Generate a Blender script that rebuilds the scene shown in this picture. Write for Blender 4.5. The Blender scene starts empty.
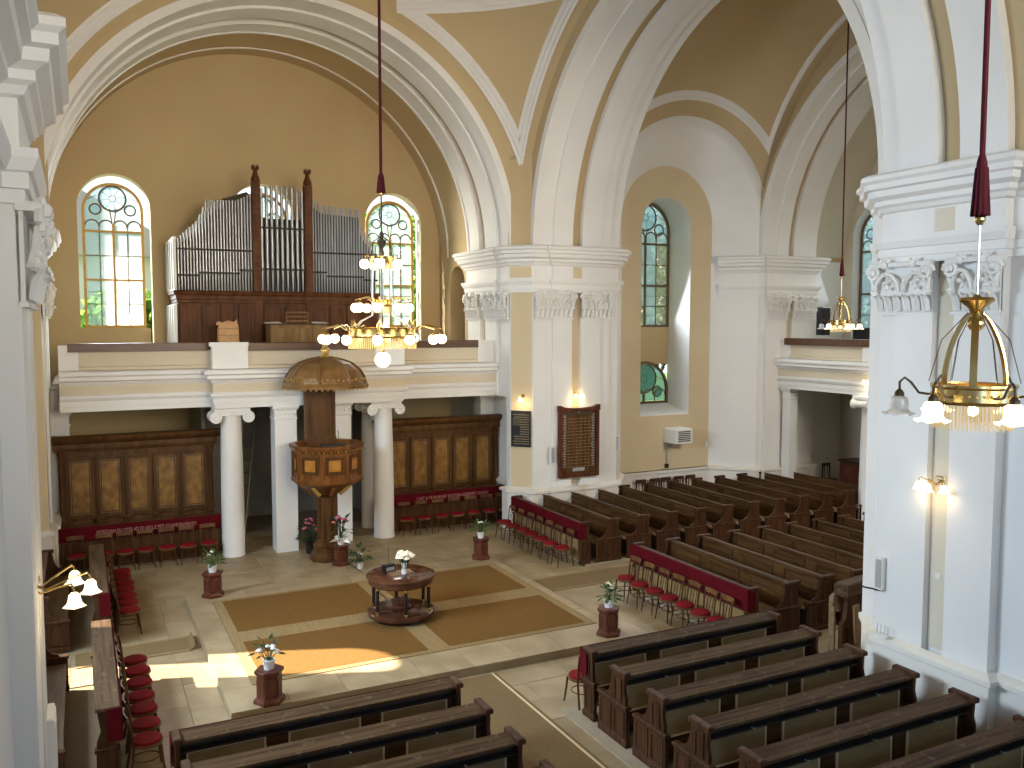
import bpy, bmesh, math, random
from mathutils import Vector, Matrix
from mathutils.geometry import tessellate_polygon
random.seed(7)
PI = math.pi
S = bpy.context.scene
COL = S.collection

# ------------------------------------------------------------------ camera
cam_d = bpy.data.cameras.new('camera')
cam = bpy.data.objects.new('camera', cam_d); COL.objects.link(cam)
cam.location = (0, 0, 6.0)
cam.rotation_euler = (math.radians(90 - 4.003), 0, math.radians(-26.542))
cam_d.sensor_width = 36.0
cam_d.lens = 866.9 / 1024 * 36
cam_d.clip_start = 0.05
cam_d.clip_end = 400
S.camera = cam

# ------------------------------------------------------------------ sky, sun, window light, exposure
W = bpy.data.worlds.new('sky'); S.world = W; W.use_nodes = True
wn = W.node_tree.nodes; wl = W.node_tree.links
bg = wn['Background']
tc = wn.new('ShaderNodeTexCoord'); sx = wn.new('ShaderNodeSeparateXYZ'); rp = wn.new('ShaderNodeValToRGB')
wl.new(tc.outputs['Generated'], sx.inputs[0]); wl.new(sx.outputs['Z'], rp.inputs[0]); wl.new(rp.outputs[0], bg.inputs[0])
rp.color_ramp.elements[0].position = 0.0; rp.color_ramp.elements[0].color = (0.90, 0.96, 1.0, 1)
rp.color_ramp.elements[1].position = 0.8; rp.color_ramp.elements[1].color = (0.68, 0.83, 1.0, 1)
bg.inputs[1].default_value = 1.5

sun_d = bpy.data.lights.new('sun', 'SUN'); sun = bpy.data.objects.new('sun', sun_d); COL.objects.link(sun)
SUN_DIR = Vector((0.935, -0.355, -0.82)).normalized()
sun.rotation_euler = SUN_DIR.to_track_quat('-Z', 'Y').to_euler()
sun_d.energy = 26.0; sun_d.angle = math.radians(0.5); sun_d.color = (1.0, 0.94, 0.84)

def area(name, loc, direction, sx_, sy_, power, color, spread=125):
    d = bpy.data.lights.new(name, 'AREA'); d.shape = 'RECTANGLE'; d.size = sx_; d.size_y = sy_
    d.energy = power; d.color = color
    o = bpy.data.objects.new(name, d); COL.objects.link(o); o.location = loc
    o.rotation_euler = Vector(direction).to_track_quat('-Z', 'Z').to_euler(); d.spread = math.radians(spread)
    return o
DAY = (0.76, 0.88, 1.0)
# daylight entering through the windows of the left arm, the near arm and the right arm; it falls downwards from the sky, apart from two added near-arm fills
area('daylight_left', (-5.6, 13.4, 7.2), (1, -0.1, -0.45), 3.0, 6.0, 1400, (0.64, 0.81, 1.0))
area('daylight_near_left', (-0.1, -5.0, 7.0), (1, 0.45, -0.35), 4.0, 5.0, 580, (0.34, 0.60, 1.0))
area('fill_left_pillar', (10.8, -3.0, 6.5), (-1, 0.55, -0.2), 3.0, 5.0, 270, (0.36, 0.60, 1.0))  # added fill without a window: cool light for the left pillar
area('fill_organ_wall', (5.3, -7.4, 8.0), (0, 1, 0.06), 7.0, 5.0, 330, (1.0, 0.93, 0.80), 50)  # added narrow warm fill that brightens the organ wall
area('daylight_right_window', (17.15, 23.1, 7.9), (0, -1, -0.5), 1.6, 4.0, 200, DAY)
area('daylight_gallery_end', (24.1, 21.6, 8.0), (-1, -0.3, -0.5), 1.8, 4.0, 70, DAY)
area('daylight_organ_left', (1.0, 27.7, 8.0), (0, -1, -0.3), 1.5, 4.0, 170, (0.9, 0.96, 1.0))
area('daylight_organ_right', (9.55, 27.7, 8.0), (0, -1, -0.3), 1.5, 4.0, 170, (1.0, 0.97, 0.85))
area('daylight_right_arm_near', (17.2, 8.85, 7.0), (0, 1, -0.5), 3.0, 4.0, 560, (1.0, 0.95, 0.86))

S.view_settings.view_transform = 'Standard'
S.view_settings.look = 'None'
S.view_settings.gamma = 1.0
S.view_settings.use_curve_mapping = False
S.view_settings.exposure = 0.0
S.cycles.use_denoising = True
S.cycles.max_bounces = 8
S.cycles.diffuse_bounces = 5
S.cycles.transparent_max_bounces = 16
S.cycles.sample_clamp_indirect = 6.0
S.cycles.caustics_reflective = False
S.cycles.caustics_refractive = False

# ------------------------------------------------------------------ materials
def mat(name, col, col2=None, rough=0.7, scale=(4, 4, 4), bump=0.0, bscale=30, metal=0.0, rnd=0.0, spec=0.4, detail=4, lo=0.35, hi=0.7, coord='Object', wear=None):
    m = bpy.data.materials.new(name); m.use_nodes = True
    n = m.node_tree.nodes; l = m.node_tree.links; b = n['Principled BSDF']
    b.inputs['Roughness'].default_value = rough; b.inputs['Metallic'].default_value = metal
    b.inputs['Specular IOR Level'].default_value = spec
    tcn = n.new('ShaderNodeTexCoord'); mp = n.new('ShaderNodeMapping'); mp.inputs['Scale'].default_value = scale
    l.new(tcn.outputs[coord], mp.inputs[0])
    out = None
    if col2:
        t = n.new('ShaderNodeTexNoise'); t.inputs['Scale'].default_value = 1.0; t.inputs['Detail'].default_value = detail
        l.new(mp.outputs[0], t.inputs[0])
        r = n.new('ShaderNodeValToRGB'); r.color_ramp.elements[0].position = lo; r.color_ramp.elements[1].position = hi
        r.color_ramp.elements[0].color = (*col, 1); r.color_ramp.elements[1].color = (*col2, 1)
        l.new(t.outputs[0], r.inputs[0]); out = r.outputs[0]
        if rnd:
            oi = n.new('ShaderNodeObjectInfo'); ad = n.new('ShaderNodeVectorMath'); ad.operation = 'ADD'
            ml = n.new('ShaderNodeMath'); ml.operation = 'MULTIPLY'; ml.inputs[1].default_value = 37.0
            l.new(oi.outputs['Random'], ml.inputs[0]); l.new(mp.outputs[0], ad.inputs[0]); l.new(ml.outputs[0], ad.inputs[1]); l.new(ad.outputs[0], t.inputs[0])
    if rnd:
        oi = n.new('ShaderNodeObjectInfo'); mr = n.new('ShaderNodeMapRange'); mr.inputs[3].default_value = 1 - rnd; mr.inputs[4].default_value = 1 + rnd
        l.new(oi.outputs['Random'], mr.inputs[0])
        hs = n.new('ShaderNodeHueSaturation')
        if out: l.new(out, hs.inputs['Color'])
        else: hs.inputs['Color'].default_value = (*col, 1)
        l.new(mr.outputs[0], hs.inputs['Value']); out = hs.outputs[0]
    if wear:
        tw = n.new('ShaderNodeTexNoise'); tw.inputs['Scale'].default_value = wear[1]; tw.inputs['Detail'].default_value = 6
        l.new(tcn.outputs[coord], tw.inputs[0])
        rw = n.new('ShaderNodeValToRGB'); rw.color_ramp.elements[0].position = wear[2]; rw.color_ramp.elements[1].position = wear[3]
        rw.color_ramp.elements[0].color = (0, 0, 0, 1); rw.color_ramp.elements[1].color = (1, 1, 1, 1)
        l.new(tw.outputs[0], rw.inputs[0])
        mx = n.new('ShaderNodeMixRGB'); l.new(rw.outputs[0], mx.inputs[0])
        if out: l.new(out, mx.inputs[1])
        else: mx.inputs[1].default_value = (*col, 1)
        mx.inputs[2].default_value = (*wear[0], 1); out = mx.outputs[0]
    if out: l.new(out, b.inputs['Base Color'])
    else: b.inputs['Base Color'].default_value = (*col, 1)
    if bump:
        tb = n.new('ShaderNodeTexNoise'); tb.inputs['Scale'].default_value = bscale; tb.inputs['Detail'].default_value = 4
        l.new(tcn.outputs[coord], tb.inputs[0])
        bp = n.new('ShaderNodeBump'); bp.inputs['Strength'].default_value = bump; bp.inputs['Distance'].default_value = 0.02
        l.new(tb.outputs[0], bp.inputs['Height']); l.new(bp.outputs[0], b.inputs['Normal'])
    return m
def emis(name, col, strength):
    m = bpy.data.materials.new(name); m.use_nodes = True
    b = m.node_tree.nodes['Principled BSDF']; b.inputs['Base Color'].default_value = (0.9, 0.85, 0.75, 1)
    b.inputs['Emission Color'].default_value = (*col, 1); b.inputs['Emission Strength'].default_value = strength
    return m
M = {}
M['white'] = mat('white_plaster', (0.76, 0.73, 0.68), (0.82, 0.79, 0.74), 0.8, (0.6, 0.6, 0.6), 0.08, 12, spec=0.2)
M['beige'] = mat('beige_plaster', (0.48, 0.345, 0.175), (0.52, 0.38, 0.20), 0.85, (0.5, 0.5, 0.5), 0.08, 14, spec=0.2)
M['tan'] = mat('tan_plaster', (0.52, 0.39, 0.215), (0.56, 0.425, 0.24), 0.85, (0.5, 0.5, 0.5), 0.06, 14, spec=0.2)
M['dado'] = mat('dado_plaster', (0.74, 0.69, 0.60), (0.80, 0.75, 0.66), 0.75, (0.8, 0.8, 0.8), 0.06, 14, spec=0.2, wear=((0.55, 0.42, 0.24), 0.9, 0.6, 0.75))
M['cream'] = mat('cream_plaster', (0.63, 0.50, 0.31), (0.68, 0.55, 0.35), 0.85, (0.5, 0.5, 0.5), 0.08, 14, spec=0.2)
M['greige'] = mat('pale_greige_plaster', (0.66, 0.59, 0.46), (0.70, 0.63, 0.50), 0.85, (0.5, 0.5, 0.5), 0.08, 14, spec=0.2)
M['parapet'] = mat('parapet_plaster', (0.62, 0.52, 0.375), (0.66, 0.56, 0.41), 0.85, (0.5, 0.5, 0.5), 0.08, 14, spec=0.2)
M['dome'] = mat('dome_oak', (0.15, 0.072, 0.022), (0.25, 0.135, 0.046), 0.35, (6, 6, 1.2), 0.04, 30, spec=0.25)
M['warmlit_white'] = mat('warmlit_plaster', (0.84, 0.78, 0.62), (0.88, 0.82, 0.67), 0.8, (0.6, 0.6, 0.6), 0.06, 12, spec=0.2)  # white reveals of the organ windows, warm light tinted into the colour
M['dark_wall'] = mat('shade_plaster', (0.25, 0.22, 0.17), (0.30, 0.26, 0.2), 0.9)  # dark tone paints in the shade under the gallery and in the doorway
M['stone'] = mat('flagstone', (0.30, 0.215, 0.115), (0.42, 0.315, 0.18), 0.45, (1.6, 1.6, 1.6), 0.12, 9, rnd=0.06, spec=0.35, wear=((0.46, 0.37, 0.24), 1.3, 0.60, 0.85))
M['floor'] = mat('floor_bed', (0.24, 0.175, 0.10), (0.28, 0.21, 0.125), 0.85, (2, 2, 2))
M['plinth'] = mat('pew_plinth_stone', (0.34, 0.27, 0.18), (0.42, 0.34, 0.24), 0.7, (2, 2, 2))
M['mat'] = mat('coir_mat', (0.165, 0.083, 0.022), (0.205, 0.108, 0.030), 0.95, (30, 30, 30), 0.5, 160, spec=0.1, detail=2)
M['matedge'] = mat('woven_border', (0.27, 0.185, 0.085), (0.33, 0.23, 0.11), 0.9, (30, 3, 30), 0.3, 120, spec=0.1)
M['runner'] = mat('runner_weave', (0.20, 0.13, 0.06), (0.25, 0.165, 0.08), 0.95, (40, 40, 40), 0.4, 150, spec=0.1)
M['pew'] = mat('worn_pew_wood', (0.048, 0.019, 0.006), (0.125, 0.062, 0.021), 0.45, (1.2, 14, 14), 0.12, 40, rnd=0.12, lo=0.3, hi=0.75, spec=0.15)
M['pewend'] = mat('pew_end_wood', (0.042, 0.016, 0.007), (0.09, 0.038, 0.016), 0.5, (14, 14, 1.5), 0.12, 40, rnd=0.1, spec=0.15)
M['pewtop'] = mat('worn_top_wood', (0.05, 0.024, 0.010), (0.125, 0.072, 0.034), 0.6, (1.0, 22, 22), 0.12, 50, rnd=0.08, wear=((0.15, 0.10, 0.055), 9.0, 0.6, 0.72), spec=0.15)
M['pewpanel'] = mat('pew_panel_wood', (0.27, 0.175, 0.075), (0.36, 0.24, 0.11), 0.4, (2, 10, 10), 0.06, 30, rnd=0.08, spec=0.15)
M['pewframe'] = mat('pew_bead_wood', (0.72, 0.55, 0.32), None, 0.5)
M['seat'] = mat('pew_seat_wood', (0.20, 0.12, 0.055), (0.30, 0.20, 0.105), 0.38, (1.2, 12, 12), 0.06, 40, rnd=0.1, spec=0.15)
M['dark'] = mat('near_black_wood', (0.018, 0.013, 0.010), (0.03, 0.021, 0.015), 0.5, (2, 10, 10))
M['oak'] = mat('dark_oak', (0.07, 0.029, 0.009), (0.13, 0.06, 0.02), 0.4, (8, 8, 1.0), 0.06, 30, rnd=0.06, spec=0.15)
M['burl'] = mat('burl_veneer', (0.17, 0.075, 0.014), (0.32, 0.165, 0.034), 0.35, (7, 7, 5), 0.03, 30, rnd=0.06, detail=8)
M['pulpit'] = mat('polished_oak', (0.115, 0.04, 0.010), (0.21, 0.085, 0.022), 0.28, (6, 6, 1.2), 0.04, 30, spec=0.15)
M['pulpitpanel'] = mat('honey_burl', (0.33, 0.13, 0.02), (0.48, 0.22, 0.04), 0.3, (6, 6, 6), 0.02, 30, detail=8)
M['mahog'] = mat('red_mahogany', (0.075, 0.022, 0.013), (0.145, 0.048, 0.026), 0.3, (8, 8, 1.5), 0.05, 30, rnd=0.06, spec=0.15)
M['table'] = mat('mahogany_veneer', (0.06, 0.021, 0.011), (0.11, 0.043, 0.022), 0.13, (3, 3, 3), 0.02, 30)
M['chair'] = mat('bentwood', (0.05, 0.02, 0.009), (0.10, 0.045, 0.019), 0.4, (6, 6, 2), rnd=0.15, spec=0.15)
M['chairtop'] = mat('bentwood_rail', (0.11, 0.048, 0.018), (0.19, 0.092, 0.037), 0.4, (6, 6, 2), rnd=0.15, spec=0.15)
M['chaird'] = mat('dark_chair_wood', (0.05, 0.02, 0.012), (0.08, 0.035, 0.02), 0.4, (6, 6, 2))
M['red'] = mat('red_upholstery', (0.18, 0.003, 0.008), (0.23, 0.005, 0.011), 0.85, (12, 12, 12), 0.15, 160, rnd=0.1, spec=0.2)
M['cloth'] = mat('crimson_cloth', (0.075, 0.001, 0.004), (0.105, 0.002, 0.006), 0.85, (3, 3, 3), 0.1, 90, spec=0.15)
M['letter'] = mat('pink_thread', (0.50, 0.22, 0.20), None, 0.9)
M['cord'] = mat('maroon_cord', (0.045, 0.003, 0.007), (0.065, 0.005, 0.010), 0.8, (30, 30, 30), spec=0.2)
M['brass'] = mat('brass', (0.56, 0.40, 0.16), (0.64, 0.47, 0.20), 0.25, (5, 5, 5), metal=1.0)
M['gilt'] = mat('gilt', (0.62, 0.42, 0.12), (0.72, 0.50, 0.17), 0.35, (9, 9, 9), metal=0.8)
M['iron'] = mat('bronze_dark', (0.10, 0.075, 0.05), None, 0.4, metal=0.8)
M['pipe'] = mat('organ_pipe_metal', (0.28, 0.272, 0.26), (0.41, 0.40, 0.385), 0.38, (3, 3, 1), metal=0.75, rnd=0.07)
M['organ'] = mat('organ_wood', (0.075, 0.025, 0.008), (0.145, 0.055, 0.018), 0.5, (7, 7, 1.2), 0.05, 30, rnd=0.05, spec=0.15)
M['console'] = mat('console_oak', (0.20, 0.105, 0.032), (0.31, 0.175, 0.06), 0.4, (7, 7, 1.2), rnd=0.06, spec=0.15)
M['honey'] = mat('honey_pine', (0.42, 0.19, 0.042), (0.54, 0.27, 0.07), 0.4, (7, 2, 7))
M['rail'] = mat('rail_wood', (0.075, 0.028, 0.011), (0.125, 0.05, 0.021), 0.35, (1, 9, 9))
M['ochre'] = mat('ochre_paint', (0.50, 0.27, 0.055), (0.58, 0.33, 0.08), 0.5, (5, 5, 5))
M['brownframe'] = mat('brown_paint', (0.13, 0.075, 0.035), None, 0.5)
M['lead'] = mat('lead_came', (0.16, 0.085, 0.045), None, 0.6)
M['black'] = mat('black_lacquer', (0.012, 0.011, 0.011), None, 0.3)
M['silver'] = mat('grey_metal', (0.52, 0.53, 0.53), None, 0.4, metal=0.6)
M['whitep'] = mat('white_enamel', (0.78, 0.76, 0.70), None, 0.4)
M['pot'] = mat('white_ceramic', (0.82, 0.81, 0.79), None, 0.3)
M['paper'] = mat('paper', (0.82, 0.80, 0.74), None, 0.8)
M['leaf'] = mat('leaf_green', (0.035, 0.085, 0.018), (0.09, 0.17, 0.04), 0.45, (20, 20, 20))
M['leafd'] = mat('leaf_dark', (0.012, 0.035, 0.012), (0.03, 0.07, 0.025), 0.4, (20, 20, 20))
M['flower'] = mat('cream_petal', (0.82, 0.76, 0.60), (0.88, 0.84, 0.74), 0.7, (20, 20, 20))
M['white_petal'] = mat('white_petal', (0.85, 0.84, 0.81), None, 0.7)
M['pink'] = mat('pink_petal', (0.52, 0.10, 0.16), (0.62, 0.2, 0.26), 0.7, (20, 20, 20))
M['plaque'] = mat('black_stone', (0.02, 0.022, 0.022), (0.035, 0.036, 0.034), 0.25, (8, 8, 8))
M['gold'] = mat('gold_letter', (0.26, 0.19, 0.09), None, 0.5)
M['grass'] = mat('grass', (0.06, 0.12, 0.03), (0.1, 0.18, 0.05), 0.95, (2, 2, 2))
M['bark'] = mat('bark', (0.10, 0.07, 0.045), None, 0.9)
M['globe'] = emis('lit_globe', (1.0, 0.80, 0.46), 7.0)
M['shade'] = emis('lit_frosted_shade', (1.0, 0.80, 0.50), 2.6)
M['bulb'] = emis('lit_bulb', (1.0, 0.80, 0.46), 12.0)
def glassy(name, tint, rough, mixfac, tcol=None):
    m = bpy.data.materials.new(name); m.use_nodes = True
    n = m.node_tree.nodes; l = m.node_tree.links; n.remove(n['Principled BSDF'])
    tr = n.new('ShaderNodeBsdfTransparent'); tr.inputs[0].default_value = (*tint, 1)
    gl = n.new('ShaderNodeBsdfGlossy'); gl.inputs['Roughness'].default_value = rough
    tl = n.new('ShaderNodeBsdfTranslucent'); tl.inputs[0].default_value = (*(tcol or tint), 1)
    m1 = n.new('ShaderNodeMixShader'); m1.inputs[0].default_value = mixfac
    m2 = n.new('ShaderNodeMixShader'); m2.inputs[0].default_value = 0.04
    l.new(tr.outputs[0], m1.inputs[1]); l.new(tl.outputs[0], m1.inputs[2])
    l.new(m1.outputs[0], m2.inputs[1]); l.new(gl.outputs[0], m2.inputs[2]); l.new(m2.outputs[0], n['Material Output'].inputs[0])
    return m
M['pane'] = glassy('cathedral_glass', (0.86, 0.93, 0.95), 0.05, 0.25)
M['panegreen'] = glassy('greenish_glass', (0.56, 0.72, 0.70), 0.05, 0.4)
M['paneblue'] = glassy('pale_blue_glass', (0.84, 0.93, 0.96), 0.05, 0.35)
M['paneyellow'] = glassy('amber_glass', (0.92, 0.90, 0.78), 0.05, 0.25)
M['fringe'] = glassy('glass_fringe', (0.9, 0.85, 0.72), 0.1, 0.7, (0.95, 0.85, 0.6))
M['clearshade'] = glassy('frosted_shade', (0.85, 0.88, 0.92), 0.15, 0.5)

# ------------------------------------------------------------------ mesh helpers
class MB:
    def __init__(self): self.v = []; self.f = []
    def add(self, vs, fs):
        o = len(self.v); self.v += [tuple(p) for p in vs]; self.f += [tuple(i + o for i in q) for q in fs]; return self
    def box(self, x0, x1, y0, y1, z0, z1, m=None):
        vs = [Vector(p) for p in ((x0,y0,z0),(x1,y0,z0),(x1,y1,z0),(x0,y1,z0),(x0,y0,z1),(x1,y0,z1),(x1,y1,z1),(x0,y1,z1))]
        if m: vs = [m @ p for p in vs]
        return self.add(vs, [(0,3,2,1),(4,5,6,7),(0,1,5,4),(1,2,6,5),(2,3,7,6),(3,0,4,7)])
    def bbox(self, x0, x1, y0, y1, z0, z1, b=0.01):
        # box with a chamfered top edge
        vs = []
        for z, d in ((z0, 0), (z1 - b, 0), (z1, b)):
            vs += [(x0+d,y0+d,z),(x1-d,y0+d,z),(x1-d,y1-d,z),(x0+d,y1-d,z)]
        fs = [(0,3,2,1),(8,9,10,11)]
        for k in (0, 4):
            for i in range(4): fs.append((k+i, k+(i+1)%4, k+4+(i+1)%4, k+4+i))
        return self.add(vs, fs)
    def prism(self, poly, axis, a0, a1):
        n = len(poly)
        def P(p, a):
            return {'x': (a, p[0], p[1]), 'y': (p[0], a, p[1]), 'z': (p[0], p[1], a)}[axis]
        vs = [P(p, a0) for p in poly] + [P(p, a1) for p in poly]
        fs = [tuple(range(n))[::-1], tuple(range(n, 2*n))] + [(i, (i+1)%n, n+(i+1)%n, n+i) for i in range(n)]
        return self.add(vs, fs)
    def lathe(self, prof, cx=0, cy=0, n=16, rot=0, caps=True, a0=0, a1=2*PI):
        full = abs(a1 - a0 - 2*PI) < 1e-6; k = n if full else n + 1
        vs = []
        for r, z in prof:
            for i in range(k):
                a = rot + a0 + (a1 - a0) * i / n; vs.append((cx + r*math.cos(a), cy + r*math.sin(a), z))
        fs = []
        for j in range(len(prof) - 1):
            for i in range(n):
                i2 = (i+1) % k if full else i+1
                fs.append((j*k+i, j*k+i2, (j+1)*k+i2, (j+1)*k+i))
        if caps and full:
            if prof[0][0] > 1e-4: fs.append(tuple(range(k))[::-1])
            if prof[-1][0] > 1e-4: fs.append(tuple(range((len(prof)-1)*k, len(prof)*k)))
        return self.add(vs, fs)
    def tube(self, pts, r, n=6, closed=False, taper=None):
        pts = [Vector(p) for p in pts]; N = len(pts); vs = []; up = None
        for i, p in enumerate(pts):
            if closed: d = pts[(i+1)%N] - pts[i-1]
            else: d = pts[min(i+1, N-1)] - pts[max(i-1, 0)]
            d.normalize()
            if up is None:
                up = Vector((0,0,1)) if abs(d.z) < 0.9 else Vector((1,0,0))
            a = d.cross(up)
            if a.length < 1e-4: a = d.cross(Vector((0.3,1,0.2)))
            a.normalize(); b = a.cross(d); up = b
            rr = r if taper is None else r * (1 + (taper - 1) * i / (N - 1))
            for k in range(n):
                t = 2*PI*k/n; vs.append(p + a*(rr*math.cos(t)) + b*(rr*math.sin(t)))
        fs = []
        for i in range(N if closed else N-1):
            j = (i+1) % N
            for k in range(n): fs.append((i*n+k, i*n+(k+1)%n, j*n+(k+1)%n, j*n+k))
        if not closed: fs += [tuple(range(n))[::-1], tuple(range((N-1)*n, N*n))]
        return self.add(vs, fs)
    def ball(self, c, r, nu=10, nv=7, sc=(1,1,1)):
        prof = [(max(r*math.sin(PI*j/nv), 0.0), -r*math.cos(PI*j/nv)) for j in range(nv+1)]
        vs = []; fs = []
        for j in range(1, nv):
            for i in range(nu):
                a = 2*PI*i/nu; vs.append((c[0]+prof[j][0]*math.cos(a)*sc[0], c[1]+prof[j][0]*math.sin(a)*sc[1], c[2]+prof[j][1]*sc[2]))
        b = len(vs); vs += [(c[0],c[1],c[2]-r*sc[2]), (c[0],c[1],c[2]+r*sc[2])]
        for j in range(nv-2):
            for i in range(nu): fs.append((j*nu+i, j*nu+(i+1)%nu, (j+1)*nu+(i+1)%nu, (j+1)*nu+i))
        for i in range(nu):
            fs.append((b, (i+1)%nu, i)); fs.append((b+1, (nv-2)*nu+i, (nv-2)*nu+(i+1)%nu))
        return self.add(vs, fs)
    def sweep(self, path, prof, side=1, closed=False, cap=True):
        # moulding profile [(offset, z)] swept along a plan path [(x, y)] with mitred corners
        P = [Vector(p) for p in path]; N = len(P); nr = []
        for i in range(N if closed else N-1):
            d = (P[(i+1)%N] - P[i]).normalized(); nr.append(Vector((d.y, -d.x)) * side)
        vs = []; k = len(prof)
        for i in range(N):
            if closed: a, b = nr[i-1], nr[i]
            else: a, b = nr[max(i-1, 0)], nr[min(i, N-2)]
            m = a + b; m = m / max(m.dot(a), 0.25)
            for off, z in prof: vs.append((P[i].x + m.x*off, P[i].y + m.y*off, z))
        fs = []
        for i in range(N if closed else N-1):
            j = (i+1) % N
            for q in range(k-1): fs.append((i*k+q, j*k+q, j*k+q+1, i*k+q+1))
        if cap and not closed: fs += [tuple(range(k)), tuple(range((N-1)*k, N*k))[::-1]]
        return self.add(vs, fs)
    def arcstrip(self, axis, cu, cz, r, t, a0, a1, n=40, w0=0.0, w1=PI):
        # solid arch ring: inner radius r, thickness t, between a0 and a1 along axis ('x' or 'y')
        vs = []
        for i in range(n+1):
            w = w0 + (w1-w0)*i/n; c, s = math.cos(w), math.sin(w)
            for rr, a in ((r, a0), (r, a1), (r+t, a1), (r+t, a0)):
                u = cu + rr*c; z = cz + rr*s
                vs.append((u, a, z) if axis == 'y' else (a, u, z))
        fs = []
        for i in range(n):
            for q in range(4): fs.append((i*4+q, i*4+(q+1)%4, i*4+4+(q+1)%4, i*4+4+q))
        fs += [(0,1,2,3), tuple(n*4+q for q in (3,2,1,0))]
        return self.add(vs, fs)
    def build(self, name, material, parent=None, smooth=True, loc=None, rotz=None):
        me = bpy.data.meshes.new(name); me.from_pydata(self.v, [], self.f); me.validate()
        bm = bmesh.new(); bm.from_mesh(me); bmesh.ops.recalc_face_normals(bm, faces=bm.faces); bm.to_mesh(me); bm.free()
        if material: me.materials.append(material)
        if smooth:
            me.polygons.foreach_set('use_smooth', [True]*len(me.polygons)); me.set_sharp_from_angle(angle=math.radians(35))
        o = bpy.data.objects.new(name, me); COL.objects.link(o)
        if parent: o.parent = parent
        if loc: o.location = loc
        if rotz: o.rotation_euler = (0, 0, rotz)
        return o
def box(name, m, x0, x1, y0, y1, z0, z1, parent=None): return MB().box(x0,x1,y0,y1,z0,z1).build(name, m, parent, smooth=False)
def tag(o, label, cat, group=None):
    o['label'] = label; o['category'] = cat
    if group: o['group'] = group
    return o
def thing(name, label, cat, loc=(0,0,0), rotz=0, group=None):
    o = bpy.data.objects.new(name, None); COL.objects.link(o); o.empty_display_size = 0.1
    o.location = loc; o.rotation_euler = (0,0,rotz)
    return tag(o, label, cat, group)
def frame(m, x0, x1, z0, z1, w, y0, y1):
    m.box(x0, x0+w, y0, y1, z0, z1); m.box(x1-w, x1, y0, y1, z0, z1); m.box(x0+w, x1-w, y0, y1, z0, z0+w); m.box(x0+w, x1-w, y0, y1, z1-w, z1); return m
def struct(name, mb, m, smooth=True):
    o = mb.build(name, m, None, smooth); o['kind'] = 'structure'; return o
def sempty(name, loc=(0,0,0), rotz=0):
    o = bpy.data.objects.new(name, None); COL.objects.link(o); o.location = loc; o.rotation_euler = (0,0,rotz); o['kind'] = 'structure'; return o
def kids(o): return [c for c in o.children]
def dup(root, loc, rotz, label, group=None):
    def cp(o, parent):
        c = o.copy(); COL.objects.link(c)
        if parent: c.parent = parent
        for ch in o.children: cp(ch, c)
        return c
    r = cp(root, None); r.location = loc; r.rotation_euler = (0,0,rotz); r['label'] = label
    if group: r['group'] = group
    return r
def copy_part(o, loc, rotz=0.0, sc=None):
    c = o.copy(); COL.objects.link(c); c.parent = o.parent; c.location = loc; c.rotation_euler = (0,0,rotz)
    if sc: c.scale = sc
    return c
ORD = ['first','second','third','fourth','fifth','sixth','seventh','eighth','ninth','tenth','eleventh','twelfth','thirteenth','fourteenth','fifteenth']
def text_mesh(name, s, size, m, parent, loc, rot, extrude=0.003, width=None):
    cu = bpy.data.curves.new(name, 'FONT'); cu.body = s; cu.size = size; cu.extrude = extrude; cu.align_x = 'CENTER'; cu.align_y = 'CENTER'
    t = bpy.data.objects.new(name + '_curve', cu); COL.objects.link(t)
    bpy.context.view_layer.update()
    me = bpy.data.meshes.new_from_object(t.evaluated_get(bpy.context.evaluated_depsgraph_get()))
    bpy.data.objects.remove(t)
    if width:
        xs = [v.co.x for v in me.vertices]; k = width / (max(xs) - min(xs))
        for v in me.vertices: v.co.x *= k
    me.materials.clear(); me.materials.append(m)
    o = bpy.data.objects.new(name, me); COL.objects.link(o); o.parent = parent; o.location = loc; o.rotation_euler = rot; o['kind'] = 'stuff'
    return o

#@@STRUCT
# ------------------------------------------------------------------ structure: floor, walls, piers, vaults
CX, CY, ZS = 5.3, 15.9, 8.2
floor = struct('floor', MB().box(-7, 26, -9, 29, -0.25, -0.02), M['floor'], False)
def in_rects(x, y, R): return any(a <= x <= b and c <= y <= d for a, b, c, d in R)
# flagstones: the stretches of floor that show between the platform, the pews and the gallery
tile_meshes = []
def tile_mesh(w, d):
    for (a, b, me) in tile_meshes:
        if abs(a-w) < 0.04 and abs(b-d) < 0.04: return me
    o = MB().bbox(-w/2+.003, w/2-.003, -d/2+.003, d/2-.003, -0.03, 0.0, 0.003).build('flagstone', M['stone'], floor, smooth=False)
    me = o.data; bpy.data.objects.remove(o); tile_meshes.append((w, d, me)); return me
def lay(x0, x1, y0, y1, dirx=True, rows=0.56, wl=(0.7, 0.85, 1.0, 1.15), parent=floor, z=0.0, skip=None):
    if dirx: u0, u1, v0, v1 = x0, x1, y0, y1
    else: u0, u1, v0, v1 = y0, y1, x0, x1
    nr = max(1, round((v1-v0)/rows)); rh = (v1-v0)/nr
    for r in range(nr):
        u = u0; v = v0 + rh*(r+.5)
        while u < u1 - 0.05:
            w = random.choice(wl); w = min(w, u1-u)
            if u1-u-w < 0.4: w = u1-u
            x, y = (u+w/2, v) if dirx else (v, u+w/2)
            if not (skip and skip(x, y)):
                o = bpy.data.objects.new('flagstone', tile_mesh(round(w, 2), round(rh, 2))); COL.objects.link(o); o.parent = parent
                o.location = (x, y, z + random.uniform(-.002, .002)); o.rotation_euler = (0, 0, 0 if dirx else PI/2)
            u += w
lay(0.4, 11.0, 19.55, 23.6, True, 0.62, (0.9, 1.1, 1.3), skip=lambda x, y: False)
lay(0.35, 1.88, 11.0, 19.55, False, 0.5, (0.9, 1.1, 1.3))
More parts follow.
